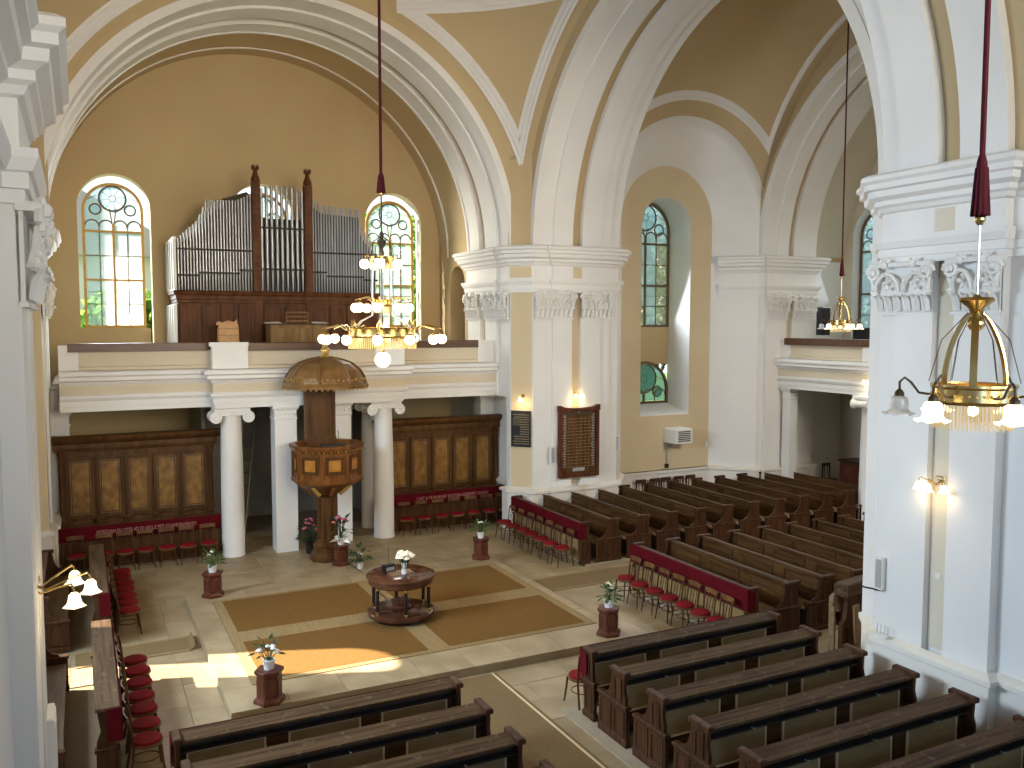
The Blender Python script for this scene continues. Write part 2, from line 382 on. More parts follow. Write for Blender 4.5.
lay(9.12, 11.0, 12.0, 19.55, False, 0.62, (0.9, 1.1, 1.3))
lay(1.88, 11.0, 11.15, 13.2, True, 0.6, (0.9, 1.1, 1.3))
lay(4.62, 6.72, 7.2, 11.15, False, 0.7, (0.9, 1.1, 1.3))
lay(11.0, 21.0, 16.0, 18.05, True, 0.7, (0.9, 1.1, 1.3))
lay(11.0, 14.0, 9.95, 12.0, True, 0.68, (1.1, 1.3))
lay(-1.2, 0.35, 15.7, 17.3, True, 0.5, (0.9, 1.1))
lay(3.2, 7.9, 23.6, 25.4, True, 0.6, (0.9, 1.1, 1.3))

# ---- plan paths of the four crossing piers
BRP = [(11.25,25.34),(11.25,25.3),(11.08,25.3),(11.08,24.4),(11.22,24.4),(11.22,24.0),(11.08,24.0),(11.08,23.2),(11.14,23.2),(11.14,22.42),
       (11.6,21.9),(11.6,21.86),(12.2,21.86),(12.2,21.8),(12.84,21.8),(12.84,21.93),(13.15,21.93),(13.15,21.8),(13.8,21.8),(13.8,21.86),(14.15,21.86),(14.15,21.95),(14.5,21.95),(15.38,23.05)]
BRE = [(11.3,25.35),(11.08,25.35),(11.08,23.2),(11.14,23.2),(11.14,22.42),(11.6,21.86),(12.2,21.86),(12.2,21.8),(13.8,21.8),(13.8,21.86),(14.15,21.86),(14.15,21.95),(14.5,21.95),(14.9,22.45)]
NRP = [(11.12,-8.0),(11.12,7.42),(10.95,7.42),(10.95,8.11),(11.07,8.11),(11.07,8.45),(10.95,8.45),(10.95,9.1),(11.0,9.1),(11.0,9.36),
       (11.42,9.74),(11.42,9.95),(12.84,10.0),(12.84,9.87),(13.15,9.87),(13.15,10.0),(14.15,10.0),(14.15,9.85),(14.5,9.85),(15.38,8.75)]
NRE = [(11.12,-8.0),(11.12,7.42),(10.95,7.42),(10.95,9.1),(11.0,9.1),(11.0,9.36),(11.44,9.76),(11.6,9.95),(14.15,10.0),(14.15,9.85),(14.5,9.85),(14.9,9.34)]
RBR = [(18.92,23.05),(20.0,21.95),(20.24,21.95),(20.24,21.8),(21.11,21.8),(21.11,21.93),(21.34,21.93),(21.34,21.8),(22.34,21.8),(22.34,23.0),(25.0,23.0)]
RBE = [(19.1,22.86),(20.0,21.95),(20.24,21.95),(20.24,21.8),(22.34,21.8),(22.34,22.9)]
def mx(p, c): return [(2*c - x, y) for x, y in p]
SHAFT = [(0,0),(0,ZS)]
DADO = [(0,0.0),(0.13,0.0),(0.13,0.16),(0.10,0.18),(0.10,1.08),(0.12,1.09),(0.16,1.11),(0.16,1.18),(0.07,1.22),(0.0,1.24)]
ENT = [(0,6.88),(0.05,6.88),(0.05,6.98),(0.08,6.985),(0.08,7.1),(0.11,7.11),(0.15,7.2),(0.15,7.27),(0.025,7.28),(0.025,7.64),(0.07,7.66),(0.10,7.72),(0.15,7.75),(0.15,7.82),
       (0.24,7.87),(0.25,7.96),(0.31,7.98),(0.31,8.06),(0.36,8.10),(0.36,8.16),(0.30,8.2),(0,8.21)]
def pier(path, ent, side, low=None, dado=None):
    m = MB()
    if low:
        m.sweep(path, [(0,3.86),(0,ZS)], side, cap=False); m.sweep(low, [(0,0),(0,3.86)], side, cap=False)
    else: m.sweep(path, SHAFT, side, cap=False)
    p = struct('pier', m, M['white'], False)
    MB().sweep(ent, ENT, side).build('entablature', M['white'], p, smooth=False)
    MB().sweep(dado or low or path, DADO, side).build('dado', M['dado'], p, smooth=False)
    return p
p_br = pier(BRP, BRE, 1, [(11.62,28.0),(11.62,22.66),(11.14,22.66)] + BRP[9:], [(11.62,28.0),(11.62,22.66),(11.14,22.66),(11.14,22.42),(11.6,21.86),(12.2,21.86),(12.2,21.8),(13.8,21.8),(13.8,21.86),(14.15,21.86),(14.15,21.95),(14.5,21.95),(15.38,23.05)])
p_nr = pier(NRP, NRE, -1, None, NRE[:-1] + [(15.38,8.75)])
p_bl = pier(mx(BRP, 5.2)[:20] + [(-3.9, 21.95), (-6.0, 21.95)], mx(BRE, 5.2)[:12], -1)
p_nl = pier(mx(NRP, 5.29)[:16] + [(-3.9, 9.9), (-6.0, 9.9)], mx(NRE, 5.29)[:8], 1)
p_rb = pier(RBR, RBE, 1)
# beige recessed strips of the piers
def strip(parent, a, b, n, z0=1.26, z1=6.88, off=0.008, m='cream'):
    a = Vector(a); b = Vector(b); n = Vector(n).normalized()
    vs = [(*(a+n*off), z0), (*(b+n*off), z0), (*(b+n*off), z1), (*(a+n*off), z1)]
    vs += [(*(a-n*.004), z0), (*(b-n*.004), z0), (*(b-n*.004), z1), (*(a-n*.004), z1)]
    return MB().add(vs, [(0,1,2,3),(7,6,5,4),(0,4,5,1),(1,5,6,2),(2,6,7,3),(3,7,4,0)]).build('recess_panel', M[m], parent, smooth=False)
dg = (-0.52, -0.46)
strip(p_br, (11.155,22.40), (11.585,21.92), dg); strip(p_br, (12.85,21.93), (13.14,21.93), (0,-1)); strip(p_br, (11.22,24.38), (11.22,24.02), (-1,0), 4.9)
strip(p_br, (11.155,22.40), (11.585,21.92), dg, 7.3, 7.62, 0.06); strip(p_br, (12.86,21.79), (13.13,21.79), (0,-1), 7.3, 7.62, 0.04)
strip(p_nr, (11.07,8.12), (11.07,8.44), (-1,0), m='greige'); strip(p_nr, (10.95,8.13), (10.95,8.43), (-1,0), 7.3, 7.62, 0.04, m='greige')
strip(p_rb, (21.12,21.93), (21.33,21.93), (0,-1)); strip(p_nl, (-0.49,8.12), (-0.49,8.44), (1,0), m='greige'); strip(p_bl, (-0.82,24.38), (-0.82,24.02), (1,0))
strip(p_bl, (-0.755,22.40), (-1.185,21.92), (0.52,-0.46))

# ---- capitals (local: width along x, outward +y)
cap_cache = {}
def capital(parent, a, b, n):
    a = Vector(a); b = Vector(b); n = Vector(n).normalized(); w = (b-a).length; c = (a+b)/2
    ang = math.atan2(n.y, n.x) - PI/2
    z0, z1 = 6.12, 6.9; key = round(w, 2)
    if key not in cap_cache:
        m = MB(); h = w/2
        m.bbox(-h-.03, h+.03, -.02, .05, z0, z0+.05, .02)                 # astragal
        m.box(-h, h, -.02, .03, z0, z1)
        m.bbox(-h-.05, h+.05, -.02, .16, z1-.07, z1, .02)                 # abacus
        nl = max(2, round(w/.15))
        for i in range(nl):                                               # lower row of leaves curling outward
            x = -h + w*(i+.5)/nl; q = w/nl*.42
            for s in (-1, 1):
                m.add([(x,.075,z0+.05),(x+s*q,.045,z0+.07),(x+s*q*1.1,.07,z0+.2),(x,.105,z0+.22),(x+s*q*.7,.13,z0+.29),(x,.165,z0+.31),(x+s*q*.4,.17,z0+.27)],
                      [(0,1,2,3),(3,2,4,5),(5,4,6)])
            m.tube([(x,.08,z0+.06),(x,.12,z0+.24),(x,.17,z0+.3)], .012, 4)
            m.ball((x,.18,z0+.29), .022, 5, 4)
        na = max(1, round(w/.42))
        for i in range(na):                                               # caulicole arches with scrolls
            xa = -h + w*i/na; xb = -h + w*(i+1)/na; xm = (xa+xb)/2; rr = (xb-xa)/2-.03
            m.tube([(xm + rr*math.cos(t), .09+.03*math.sin(t), z0+.34 + .27*math.sin(t)) for t in [PI*k/8 for k in range(9)]], .028, 5)
            for k in range(4): m.ball((xm + .03*(k%2*2-1), .12, z0+.40+.07*k), .034, 6, 4)
            m.ball((xm, .17, z1-.04), .06, 7, 5); m.ball((xm-.05, .15, z1+.02), .04, 6, 4); m.ball((xm+.05, .15, z1+.02), .04, 6, 4)
        for s in (-1, 1):                                                 # corner volutes
            for k in range(2):
                cc = (s*(h-.0), .12, z1-.16)
            sp = [(s*(h-.02) + s*.12*(1-t*.8)*math.cos(2*PI*1.6*t), .13+.03*t, z1-.16 + .12*(1-t*.8)*math.sin(2*PI*1.6*t)) for t in [k/16 for k in range(17)]]
            m.tube(sp, .032, 5)
            m.tube([(s*(h-.03), .06, z0+.3), (s*(h-.01), .10, z0+.42), (s*(h+.03), .13, z1-.18)], .03, 5)
            m.ball((s*(h-.01), .16, z1-.16), .035, 6, 4)
            m.ball((s*h, .10, z0+.33), .045, 6, 4)
        o = m.build('capital', M['white'], parent); cap_cache[key] = o
    else:
        s = cap_cache[key]; o = bpy.data.objects.new('capital', s.data); COL.objects.link(o); o.parent = parent
    o.location = (c.x, c.y, 0); o.rotation_euler = (0, 0, ang)
capital(p_br, (11.08,24.4), (11.08,25.3), (-1,0)); capital(p_br, (11.09,22.45), (11.09,24.0), (-1,0))
capital(p_br, (11.62,21.795), (12.84,21.795), (0,-1)); capital(p_br, (13.15,21.81), (14.15,21.81), (0,-1))
capital(p_nr, (10.95,7.42), (10.95,8.11), (-1,0)); capital(p_nr, (10.96,8.45), (10.96,9.42), (-1,0))
capital(p_rb, (20.24,21.8), (21.11,21.8), (0,-1)); capital(p_rb, (21.34,21.8), (22.34,21.8), (0,-1))
capital(p_nl, (-0.37,7.42), (-0.37,8.11), (1,0)); capital(p_nl, (-0.38,8.45), (-0.38,9.42), (1,0))
capital(p_bl, (-0.68,24.4), (-0.68,25.3), (1,0)); capital(p_bl, (-0.69,22.45), (-0.69,24.0), (1,0))

# ---- vaults
HX, HY = 6.3, 6.52; CR = math.hypot(HX, HY); CYV = 15.9
def sail(name, cx, cy, hx, hy, zs, m, n=40, cham=None):
    R2 = hx*hx + hy*hy; vs = []; fs = []
    for j in range(n+1):
        for i in range(n+1):
            x = -hx + 2*hx*i/n; y = -hy + 2*hy*j/n
            if cham:   # fold the corners back to the chamfer line
                k = (abs(x)/hx + abs(y)/hy)
                lim = 2 - cham
                if k > lim: x *= lim/k; y *= lim/k
            vs.append((cx+x, cy+y, zs + math.sqrt(max(R2 - x*x - y*y, 0))))
    for j in range(n):
        for i in range(n): fs.append((j*(n+1)+i, j*(n+1)+i+1, (j+1)*(n+1)+i+1, (j+1)*(n+1)+i))
    return struct(name, MB().add(vs, fs), m)
ceiling = sail('ceiling', CX, CYV, HX, HY, ZS, M['tan'], 48, 0.08)
# diagonal faces of the piers carried up to the pendentives, and the flat lunettes round the arches
for sx_ in (-1, 1):
    for sy_ in (-1, 1):
        dm = MB()
        a = Vector((CX + sx_*5.80, CYV + sy_*6.56)); b = Vector((CX + sx_*6.34, CYV + sy_*5.96)); k = 8
        top = []
        for i in range(k+1):
            p = a.lerp(b, i/k); top.append((p.x, p.y, ZS + .04 + math.sqrt(max(CR*CR - (p.x-CX)**2 - (p.y-CYV)**2, 0))))
        dm.add([(a.x, a.y, ZS-.05), (b.x, b.y, ZS-.05)] + top[::-1], [tuple(range(k+3))])
        dm.build('pendentive_foot', M['white'] if (sx_, sy_) == (1, -1) else M['tan'], ceiling)
lm = MB()
lm.arcstrip('y', CX-.09, ZS, 5.95, 0.75, 22.415, 22.47); lm.arcstrip('y', CX+.03, ZS, 5.77, 0.8, 9.36, 9.415)
lm.arcstrip('x', CYV, ZS, 5.96, 0.8, 11.585, 11.64, 40, 0, 2.3);
MB().arcstrip('x', CYV, ZS, 5.96, 0.8, 11.585, 11.64, 20, 2.3, PI).build('lunette', M['white'], ceiling); lm.arcstrip('x', CYV, ZS, 5.96, 0.8, -1.04, -0.98)
lm.build('lunette', M['tan'], ceiling)
# arches: plain soffits with raised ribs
def arch(name, axis, cu, r, a0, a1, ribs, m='tan'):
    o = struct(name, MB().arcstrip(axis, cu, ZS, r, 0.25, a0, a1, 56), M[m])
    for (b0, b1, d) in ribs: MB().arcstrip(axis, cu, ZS, r-d, d+.1, b0, b1, 56).build('arch_rib', M['white'], o)
    return o
arch('organ_arch', 'y', CX-.09, 6.02, 22.44, 28.0, [(22.40,22.5,.11),(22.5,23.2,.08),(23.2,24.0,.15),(24.4,24.5,.17),(24.5,25.2,.14),(25.2,25.3,.17),(27.2,27.3,.03)])
arch('near_arch', 'y', CX+.03, 5.78, -8.0, 9.40, [(9.1,9.42,.10),(8.45,9.1,.15),(7.42,8.11,.15)])
arch('right_arch', 'x', CYV, 6.03, 11.6, 14.5, [(11.56,11.66,.12),(11.66,12.2,.09),(12.2,12.84,.15),(13.15,13.8,.15),(13.8,14.15,.10),(14.15,14.52,.03)])
arch('left_arch', 'x', CYV, 6.03, -6.1, -1.0, [(-2.24,-1.0,.12)])
arch('gallery_arch', 'x', CYV, 6.03, 20.0, 22.34, [(19.98,20.1,.12),(20.1,20.6,.07),(20.6,21.11,.15),(21.34,22.34,.15)])
# mouldings on the vault: border lines of the pendentive panels
def on_sphere(c, h, zs, dx, dy, inset): 
    R = math.hypot(*h) - inset; return (c[0]+dx, c[1]+dy, zs + math.sqrt(max(R*R - dx*dx - dy*dy, 0)))
def panel_border(cx, cy, hx, hy, zs, ins, widths, parent, sides, zmax=99):
    m = MB()
    for sgn, ax in sides:
        for (o0, o1, th) in widths:
            h = hy if ax == 'y' else hx; g = hx if ax == 'y' else hy
            d0, d1 = h - ins - o0, h - ins - o1
            N = 64; rows = []
            for i in range(N+1):
                row = []
                for d, t in ((d0, -0.02), (d0, th), (d1, th), (d1, -0.02)):
                    lim = (g - ins - (h - ins - d))
                    s = -lim + 2*lim*i/N
                    row.append(on_sphere((cx, cy), (hx, hy), zs, s if ax == 'y' else sgn*d, sgn*d if ax == 'y' else s, t))
                rows.append(row)
            vs = [p for r in rows for p in r]
            fs = [(i*4+q, i*4+(q+1)%4, i*4+4+(q+1)%4, i*4+4+q) for i in range(N) for q in range(4) if max(rows[i][0][2], rows[i+1][0][2]) <= zmax]
            m.add(vs, fs)
    return m.build('panel_border', M['white'], parent)
BW = [(0.0, 0.055, 0.05), (0.055, 0.09, 0.012), (0.09, 0.145, 0.05), (0.145, 0.18, 0.012), (0.18, 0.225, 0.045)]
panel_border(CX, CYV, HX, HY, ZS, 0.2, BW, ceiling, [(1,'y'),(1,'x'),(-1,'x')], ZS + 6.08)
RG = 6.56
rm = MB()
for (ra, rb, th) in ((RG, RG+.06, .05), (RG+.06, RG+.1, .012), (RG+.1, RG+.16, .05), (RG+.16, RG+.2, .012), (RG+.2, RG+.25, .045)):
    N = 240; vs = []
    for i in range(N):
        a = 2*PI*i/N
        for rr, t in ((ra, -.02), (ra, th), (rb, th), (rb, -.02)): vs.append(on_sphere((CX, CYV), (HX, HY), ZS, rr*math.cos(a), rr*math.sin(a), t))
    rm.add(vs, [(i*4+q, i*4+(q+1)%4, ((i+1)%N)*4+(q+1)%4, ((i+1)%N)*4+q) for i in range(N) for q in range(4) if abs(6.85*math.cos(2*PI*(i+.5)/N)) < HX-.15 and abs(6.85*math.sin(2*PI*(i+.5)/N)) < HY-.15])
rm.build('vault_ring', M['white'], ceiling)
# right arm vault
RCX, RHX, RHY, RZS = 17.2, 3.15, 6.05, 9.2
arm = sail('ceiling_right_arm', RCX, CYV, RHX, RHY, RZS, M['tan'], 36)
panel_border(RCX, CYV, RHX, RHY, RZS, 0.30, [(0, .06, .04), (.06, .13, .02)], arm, [(1,'y'),(1,'x'),(-1,'x')])
lm = MB(); lm.arcstrip('x', CYV, ZS, 5.96, 1.4, 14.02, 14.06); lm.arcstrip('x', CYV, ZS, 6.0, 1.36, 20.33, 20.37)
lm.build('lunette', M['tan'], arm)
# splayed window niche of the right arm
NC, NZ = 17.15, 9.25
cone = MB(); N = 40; vs = []
for i in range(N+1):
    w = PI*i/N
    for r, y in ((1.78, 23.06), (2.75, 22.0), (2.86, 21.93), (3.16, 21.93)): vs.append((NC + r*math.cos(w), y, NZ + r*math.sin(w)))
cone.add(vs, [(i*4+q, i*4+q+1, i*4+5+q, i*4+4+q) for i in range(N) for q in range(3)])
for s in (-1, 1):
    cone.add([(NC+s*1.78, 23.06, 8.1), (NC+s*2.75, 22.0, 8.1), (NC+s*2.86, 21.93, 8.1), (NC+s*3.16, 21.93, 8.1), (NC+s*1.78, 23.06, NZ), (NC+s*2.75, 22.0, NZ), (NC+s*2.86, 21.93, NZ), (NC+s*3.16, 21.93, NZ)],
             [(0,1,5,4),(1,2,6,5),(2,3,7,6)])
struct('niche_splay', cone, M['white'])
bk = MB(); bk.box(13.9, 20.5, 21.98, 22.02, ZS, 13.0); bk.box(13.9, 15.2, 22.1, 22.14, 8.1, 12)
# the spandrel wall over the niche arch, cut by the arch itself
def wall(name, x0, x1, z0, z1, holes, m, depth=0.45, loc=(0,0,0), rotz=0, rm=None, thick=True):
    # a flat wall in local xz facing -y, with arched openings and their reveals
    outer = [Vector((x0,0,z0)), Vector((x1,0,z0)), Vector((x1,0,z1)), Vector((x0,0,z1))]
    loops = [outer]; K = 20
    for (c, h, b, sp) in holes:
        lp = [Vector((c-h,0,b)), Vector((c+h,0,b))] + [Vector((c+h*math.cos(PI*i/K), 0, sp+h*math.sin(PI*i/K))) for i in range(K+1)]
        loops.append(lp)
    flat = [p for lp in loops for p in lp]
    tris = tessellate_polygon([[Vector((p.x, p.z, 0)) for p in lp] for lp in loops])
    mb = MB().add(flat, [tuple(t) for t in tris])
    o = struct(name, mb, M[m], False); o.location = loc; o.rotation_euler = (0,0,rotz)
    for lp in loops[1:]:
        n = len(lp); vs = list(lp) + [p + Vector((0,depth,0)) for p in lp]
        r = MB().add(vs, [(i, (i+1)%n, n+(i+1)%n, n+i) for i in range(n)]).build('reveal', M[rm or 'white'], o)
    return o
lp = [Vector((13.9,0,8.1)), Vector((NC-3.14,0,8.1))] + [Vector((NC-3.14*math.cos(PI*i/32),0,NZ+3.14*math.sin(PI*i/32))) for i in range(33)] + [Vector((NC+3.14,0,8.1)), Vector((20.5,0,8.1)), Vector((20.5,0,15.6)), Vector((13.9,0,15.6))]
o = struct('wall_niche', MB().add(lp, [tuple(t_) for t_ in tessellate_polygon([[Vector((p.x, p.z, 0)) for p in lp]])]), M['tan'], False); o.location = (0, 22.03, 0)
WINS = [(1.05, 0.98, 4.6, 9.35), (5.27, 0.98, 4.6, 9.35), (9.55, 0.98, 4.6, 9.35)]
wall_back = wall('wall_back', -1.3, 11.9, -0.1, 14.8, WINS, 'beige', 0.5, (0, 28.0, 0), 0, 'warmlit_white')
wall_win = wall('wall_right_arm', 15.0, 19.3, 0, 11.6, [(17.1, 0.97, 3.0, 9.1)], 'cream', 1.2, (0, 23.05, 0), 0, 'white')
wall_end = wall('wall_gallery_end', -23.2, -8.0, 0, 14.5, [(-21.65, 0.98, 5.5, 9.1), (-16.0, 0.98, 5.5, 9.1)], 'greige', 0.4, (25.0, 0, 0), -PI/2, 'white')  # greyer tone paints in the cool window light of the gallery bay
wall_left = wall('wall_left', -10.0, 31.0, -0.2, 17.7, [(18.3, 0.62, 4.9, 9.3)], 'beige', 0.35, (-6.0, 0, 0), PI/2, 'white')
struct('wall_near', MB().box(-1, 12, -8.1, -8.0, 0, 15), M['beige'], False)
struct('wall_right_arm_near', MB().box(11.2, 25.1, 8.6, 8.72, 0, 15), M['beige'], False)
struct('wall_gallery_back', MB().box(22.3, 25.05, 23.03, 23.1, 7.9, 15), M['beige'], False)
struct('ceiling_gallery', MB().arcstrip('x', CYV, 7.4, 7.2, 0.2, 22.3, 25.2, 40), M['greige'])  # cool window light put into the vault colour as well
struct('roof', MB().box(-8, 27, -10, 30, 17.6, 17.8), M['dark_wall'], False)
MB().box(14.9,19.4,22.95,23.08,0,1.2).build('dado', M['dado'], wall_win, smooth=False)
MB().box(14.9,19.4,22.88,23.08,1.12,1.2).build('dado_ledge', M['dado'], wall_win, smooth=False)
# beige panel below the organ windows and side wall with the doorway to the stair
for c in (1.0, 5.27, 9.55):
    o = MB().box(c-0.97, c+0.97, 28.38, 28.44, 4.5, 5.86).build('apron', M['beige'], None, smooth=False); o.parent = wall_back; o.location = (0, -28.0, 0)
o = MB().box(16.15, 18.05, 24.2, 24.26, 4.62, 5.87).build('apron', M['beige'], None, smooth=False); o.parent = wall_win; o.location = (0, -23.05, 0)
o = MB().add([(16.13,22.99+.06,3.0),(18.07,22.99+.06,3.0),(18.07,24.25,3.28),(16.13,24.25,3.28),(16.13,23.08,2.9),(18.07,23.08,2.9)], [(0,1,2,3)]).build('sill', M['white'], None, smooth=False); o.parent = wall_win; o.location = (0,-23.05,0)
for ob in wall_win.children:
    if ob.name.startswith('dado'): ob.location = (0,-23.05,0)
door_wall = wall('wall_organ_right', -28.05, -25.25, 4.4, 13.6, [(-26.45, 0.62, 4.5, 7.25)], 'beige', 0.5, (11.2, 0, 0), -PI/2, 'beige')
o = MB().box(-27.2, -25.7, 0.5, 0.54, 4.4, 8).build('doorway_back', M['dark_wall'], door_wall, smooth=False)
o = MB().box(-26.3, -25.75, 0.38, 0.46, 4.5, 6.9).build('door_leaf', M['dark'], door_wall, smooth=False)

# ---- windows with tracery
def window(name, w, zb, zt, m, loc, rotz, cols=4, rows=(0.2, 0.4, 0.6, 0.8), pane='pane', head=True, glassmix=None):
    # local: x across, z up, glass plane y = 0, seen from -y
    root = sempty(name, loc, rotz); h = w/2; sp = zt - h; fr = MB(); b = 0.055
    outer = [(-h, zb), (h, zb)] + [(h*math.cos(PI*i/20), sp + h*math.sin(PI*i/20)) for i in range(21)]
    n = len(outer); vs = []
    cz = (zb+zt)/2
    for x, z in outer: vs.append((x, -.05, z))
    inn = [(-h+b*1.4, zb+b*1.4), (h-b*1.4, zb+b*1.4)] + [((h-b*1.4)*math.cos(PI*i/20), sp + (h-b*1.4)*math.sin(PI*i/20)) for i in range(21)]
    for x, z in inn: vs.append((x, -.05, z))
    for x, z in inn: vs.append((x, .05, z))
    for x, z in outer: vs.append((x, .05, z))
    fr.add(vs, [(q*n+i, q*n+(i+1)%n, ((q+1)%4)*n+(i+1)%n, ((q+1)%4)*n+i) for q in range(4) for i in range(n)])
    fr.build('frame', m, root)
    iw = h - b*1.4; z0 = zb + b*1.4
    bars = MB(); lead = MB(); H = zt - zb
    if rows:
        zh = zb + H*2/3; zz = [z0] + [zb + H*q for q in (1/6, 1/3, 1/2, 2/3)]
        for k in (2, 4): bars.box(-iw, iw, -.034, .034, zz[k]-.03, zz[k]+.03)
        for k in (1, 3): lead.box(-iw, iw, -.015, .015, zz[k]-.012, zz[k]+.012)
        for i in range(2):
            for (p, q) in ((zz[i*2], zz[i*2+1]), (zz[i*2+1], zz[i*2+2])):
                if i == 0: lead.box(-iw, iw, -.008, .008, (p+q)/2-.006, (p+q)/2+.006)
    else:
        zh = z0 + .02; zz = []
    bars.box(-.034, .034, -.038, .038, z0, zh + .30*iw)
    for c in range(1, cols):
        if c*2 != cols: lead.box(-iw+2*iw*c/cols-.013, -iw+2*iw*c/cols+.013, -.016, .016, z0, zh+.22*iw)
    # head: a large rose, two small ones and four round topped lights
    def ring(cx, cz, r, tk, mm=None): (mm or lead).tube([(cx + r*math.cos(2*PI*i/20), 0, cz + r*math.sin(2*PI*i/20)) for i in range(20)], tk, 5, closed=True)
    R = .48*iw; rc = zt - b*1.4 - R - .015; r2 = .20*iw; z2 = rc - R*.95
    if not rows: R = .56*iw; rc = zt - b*1.4 - R - .01; z2 = rc - R*.95
    ring(0, rc, R, .03)
    for s in (-1, 1):
        ring(s*.62*iw, z2 + .02, r2, .024)
        for xc in (s*.25*iw, s*.75*iw):
            lead.tube([(xc + .245*iw*math.cos(PI*i/10), 0, zh + .20*iw + .24*iw*math.sin(PI*i/10)) for i in range(11)], .022, 5)
        lead.tube([(s*.12*iw, 0, z2+.06*iw), (s*.03*iw, 0, zh+.30*iw)], .016, 4)
        lead.tube([(s*.55*iw, 0, rc+.1*iw), (s*.95*iw, 0, rc-.1*iw)], .010, 4)
    ring(0, rc, R*.25, .010)
    for k in range(8):
        a = PI*k/4+.2; lead.tube([(R*.25*math.cos(a), 0, rc+R*.25*math.sin(a)), (R*math.cos(a), 0, rc+R*math.sin(a))], .008, 4)
    bars.build('glazing_bar', m, root); lead.build('lead_came', M['lead'] if m is M['ochre'] else M['brownframe'], root)
    for k in range(len(zz)-1):
        for c in range(cols):
            xa = -iw + 2*iw*c/cols; xb = xa + 2*iw/cols
            gm = glassmix[0] if glassmix and (random.random() < glassmix[1] or (c == cols-1 and glassmix[1] > .1)) else pane
            MB().box(xa+.008, xb-.008, -.004, .004, zz[k]+.008, zz[k+1]-.008).build('pane', M[gm], root, smooth=False)
    hp = [(iw*math.cos(PI*i/20), sp + iw*math.sin(PI*i/20)) for i in range(21)]
    MB().prism([(-iw, zh), (iw, zh)] + hp, 'y', .006, .012).build('head_pane', M[glassmix[0] if glassmix and not rows else pane], root, smooth=False)
    MB().prism([(R*.97*math.cos(2*PI*i/20), rc + R*.97*math.sin(2*PI*i/20)) for i in range(20)], 'y', -.006, .004).build('rose_pane', M[pane], root, smooth=False)
    for s in (-1, 1): MB().prism([(s*.62*iw + r2*.95*math.cos(2*PI*i/14), z2+.02 + r2*.95*math.sin(2*PI*i/14)) for i in range(14)], 'y', -.006, .004).build('rose_pane', M[pane], root, smooth=False)
    return root
RW = (0.14, 0.28, 0.42, 0.56, 0.78)
window('window_1', 1.66, 5.86, 10.12, M['ochre'], (1.02, 28.42, 0), 0, 4, RW)
window('window_2', 1.66, 5.86, 10.12, M['ochre'], (5.27, 28.42, 0), 0, 4, RW)
window('window_3', 1.66, 5.86, 10.12, M['ochre'], (9.55, 28.42, 0), 0, 4, RW)
window('window_4', 1.94, 5.87, 10.05, M['brownframe'], (17.1, 24.24, 0), 0, 4, RW, 'paneblue', glassmix=('paneyellow', .12))
window('window_5', 1.94, 3.28, 4.72, M['brownframe'], (17.1, 24.24, 0), 0, 4, (), 'panegreen', glassmix=('panegreen', .0))
window('window_6', 1.9, 5.55, 10.06, M['brownframe'], (25.38, 21.65, 0), -PI/2, 4, RW, 'paneblue')

# ---- galleries
GAL = [(0,3.86),(0.0,3.98),(0.03,3.985),(0.03,4.12),(0.06,4.13),(0.10,4.2),(0.10,4.25),(0.02,4.26),(0.02,4.50),(0.06,4.52),(0.10,4.58),(0.18,4.62),(0.18,4.70),(0.24,4.74),(0.24,4.80),(0.20,4.84),(-0.04,4.85),(-0.12,4.85),(-0.12,4.92),(-0.14,4.93),(-0.3,4.93),(-0.3,3.86)]
PAR = [(-0.10,4.85),(-0.07,4.86),(-0.07,4.93),(-0.12,4.95),(-0.12,5.31),(-0.30,5.31),(-0.30,4.85)]
def gallery(name, path, side, slab, rails, posts):
    g = struct(name, MB().sweep(path, GAL, side), M['white'], False)
    MB().sweep(path, [(0.026,4.27),(0.026,4.49),(0.0,4.49),(0.0,4.27)], side).build('frieze_panel', M['parapet'], g, smooth=False)
    MB().sweep(path, PAR, side).build('parapet', M['parapet'], g, smooth=False)
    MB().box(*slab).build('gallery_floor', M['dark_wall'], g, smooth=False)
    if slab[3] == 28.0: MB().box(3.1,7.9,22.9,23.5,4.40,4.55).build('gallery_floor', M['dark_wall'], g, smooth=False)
    for r in rails: MB().bbox(*r, .015).build('hand_rail', M['rail'], g, smooth=False)
    for p in posts:
        MB().box(*p).build('parapet_post', M['white'], g, smooth=False)
    return g
gallery('organ_gallery', [(-0.45,23.3),(3.0,23.3),(3.0,22.68),(7.98,22.68),(7.98,23.3),(11.08,23.3)], 1, (-0.6,11.2,23.5,28.0,4.40,4.55),
        [(-0.25,2.95,23.34,23.62,5.30,5.51),(3.85,7.2,22.72,23.0,5.30,5.51),(7.9,10.55,23.34,23.62,5.30,5.51)],
        [(-0.45,-0.02,23.36,23.6,4.86,5.46),(2.98,3.85,22.74,23.0,4.86,5.5),(2.94,3.86,22.70,23.04,5.42,5.52),(7.2,8.04,22.74,23.0,4.86,5.5),(7.16,8.08,22.70,23.04,5.42,5.52),(10.55,11.06,23.36,23.6,4.86,5.5)])
gallery('right_gallery', [(20.8,21.82),(20.8,9.9)], 1, (20.9,25.0,9.0,23.0,4.40,4.55), [(20.78,21.1,9.9,21.55,5.30,5.52)], [(20.83,21.05,21.4,21.8,4.86,5.42),(20.83,21.05,17.6,18.4,4.86,5.42)])

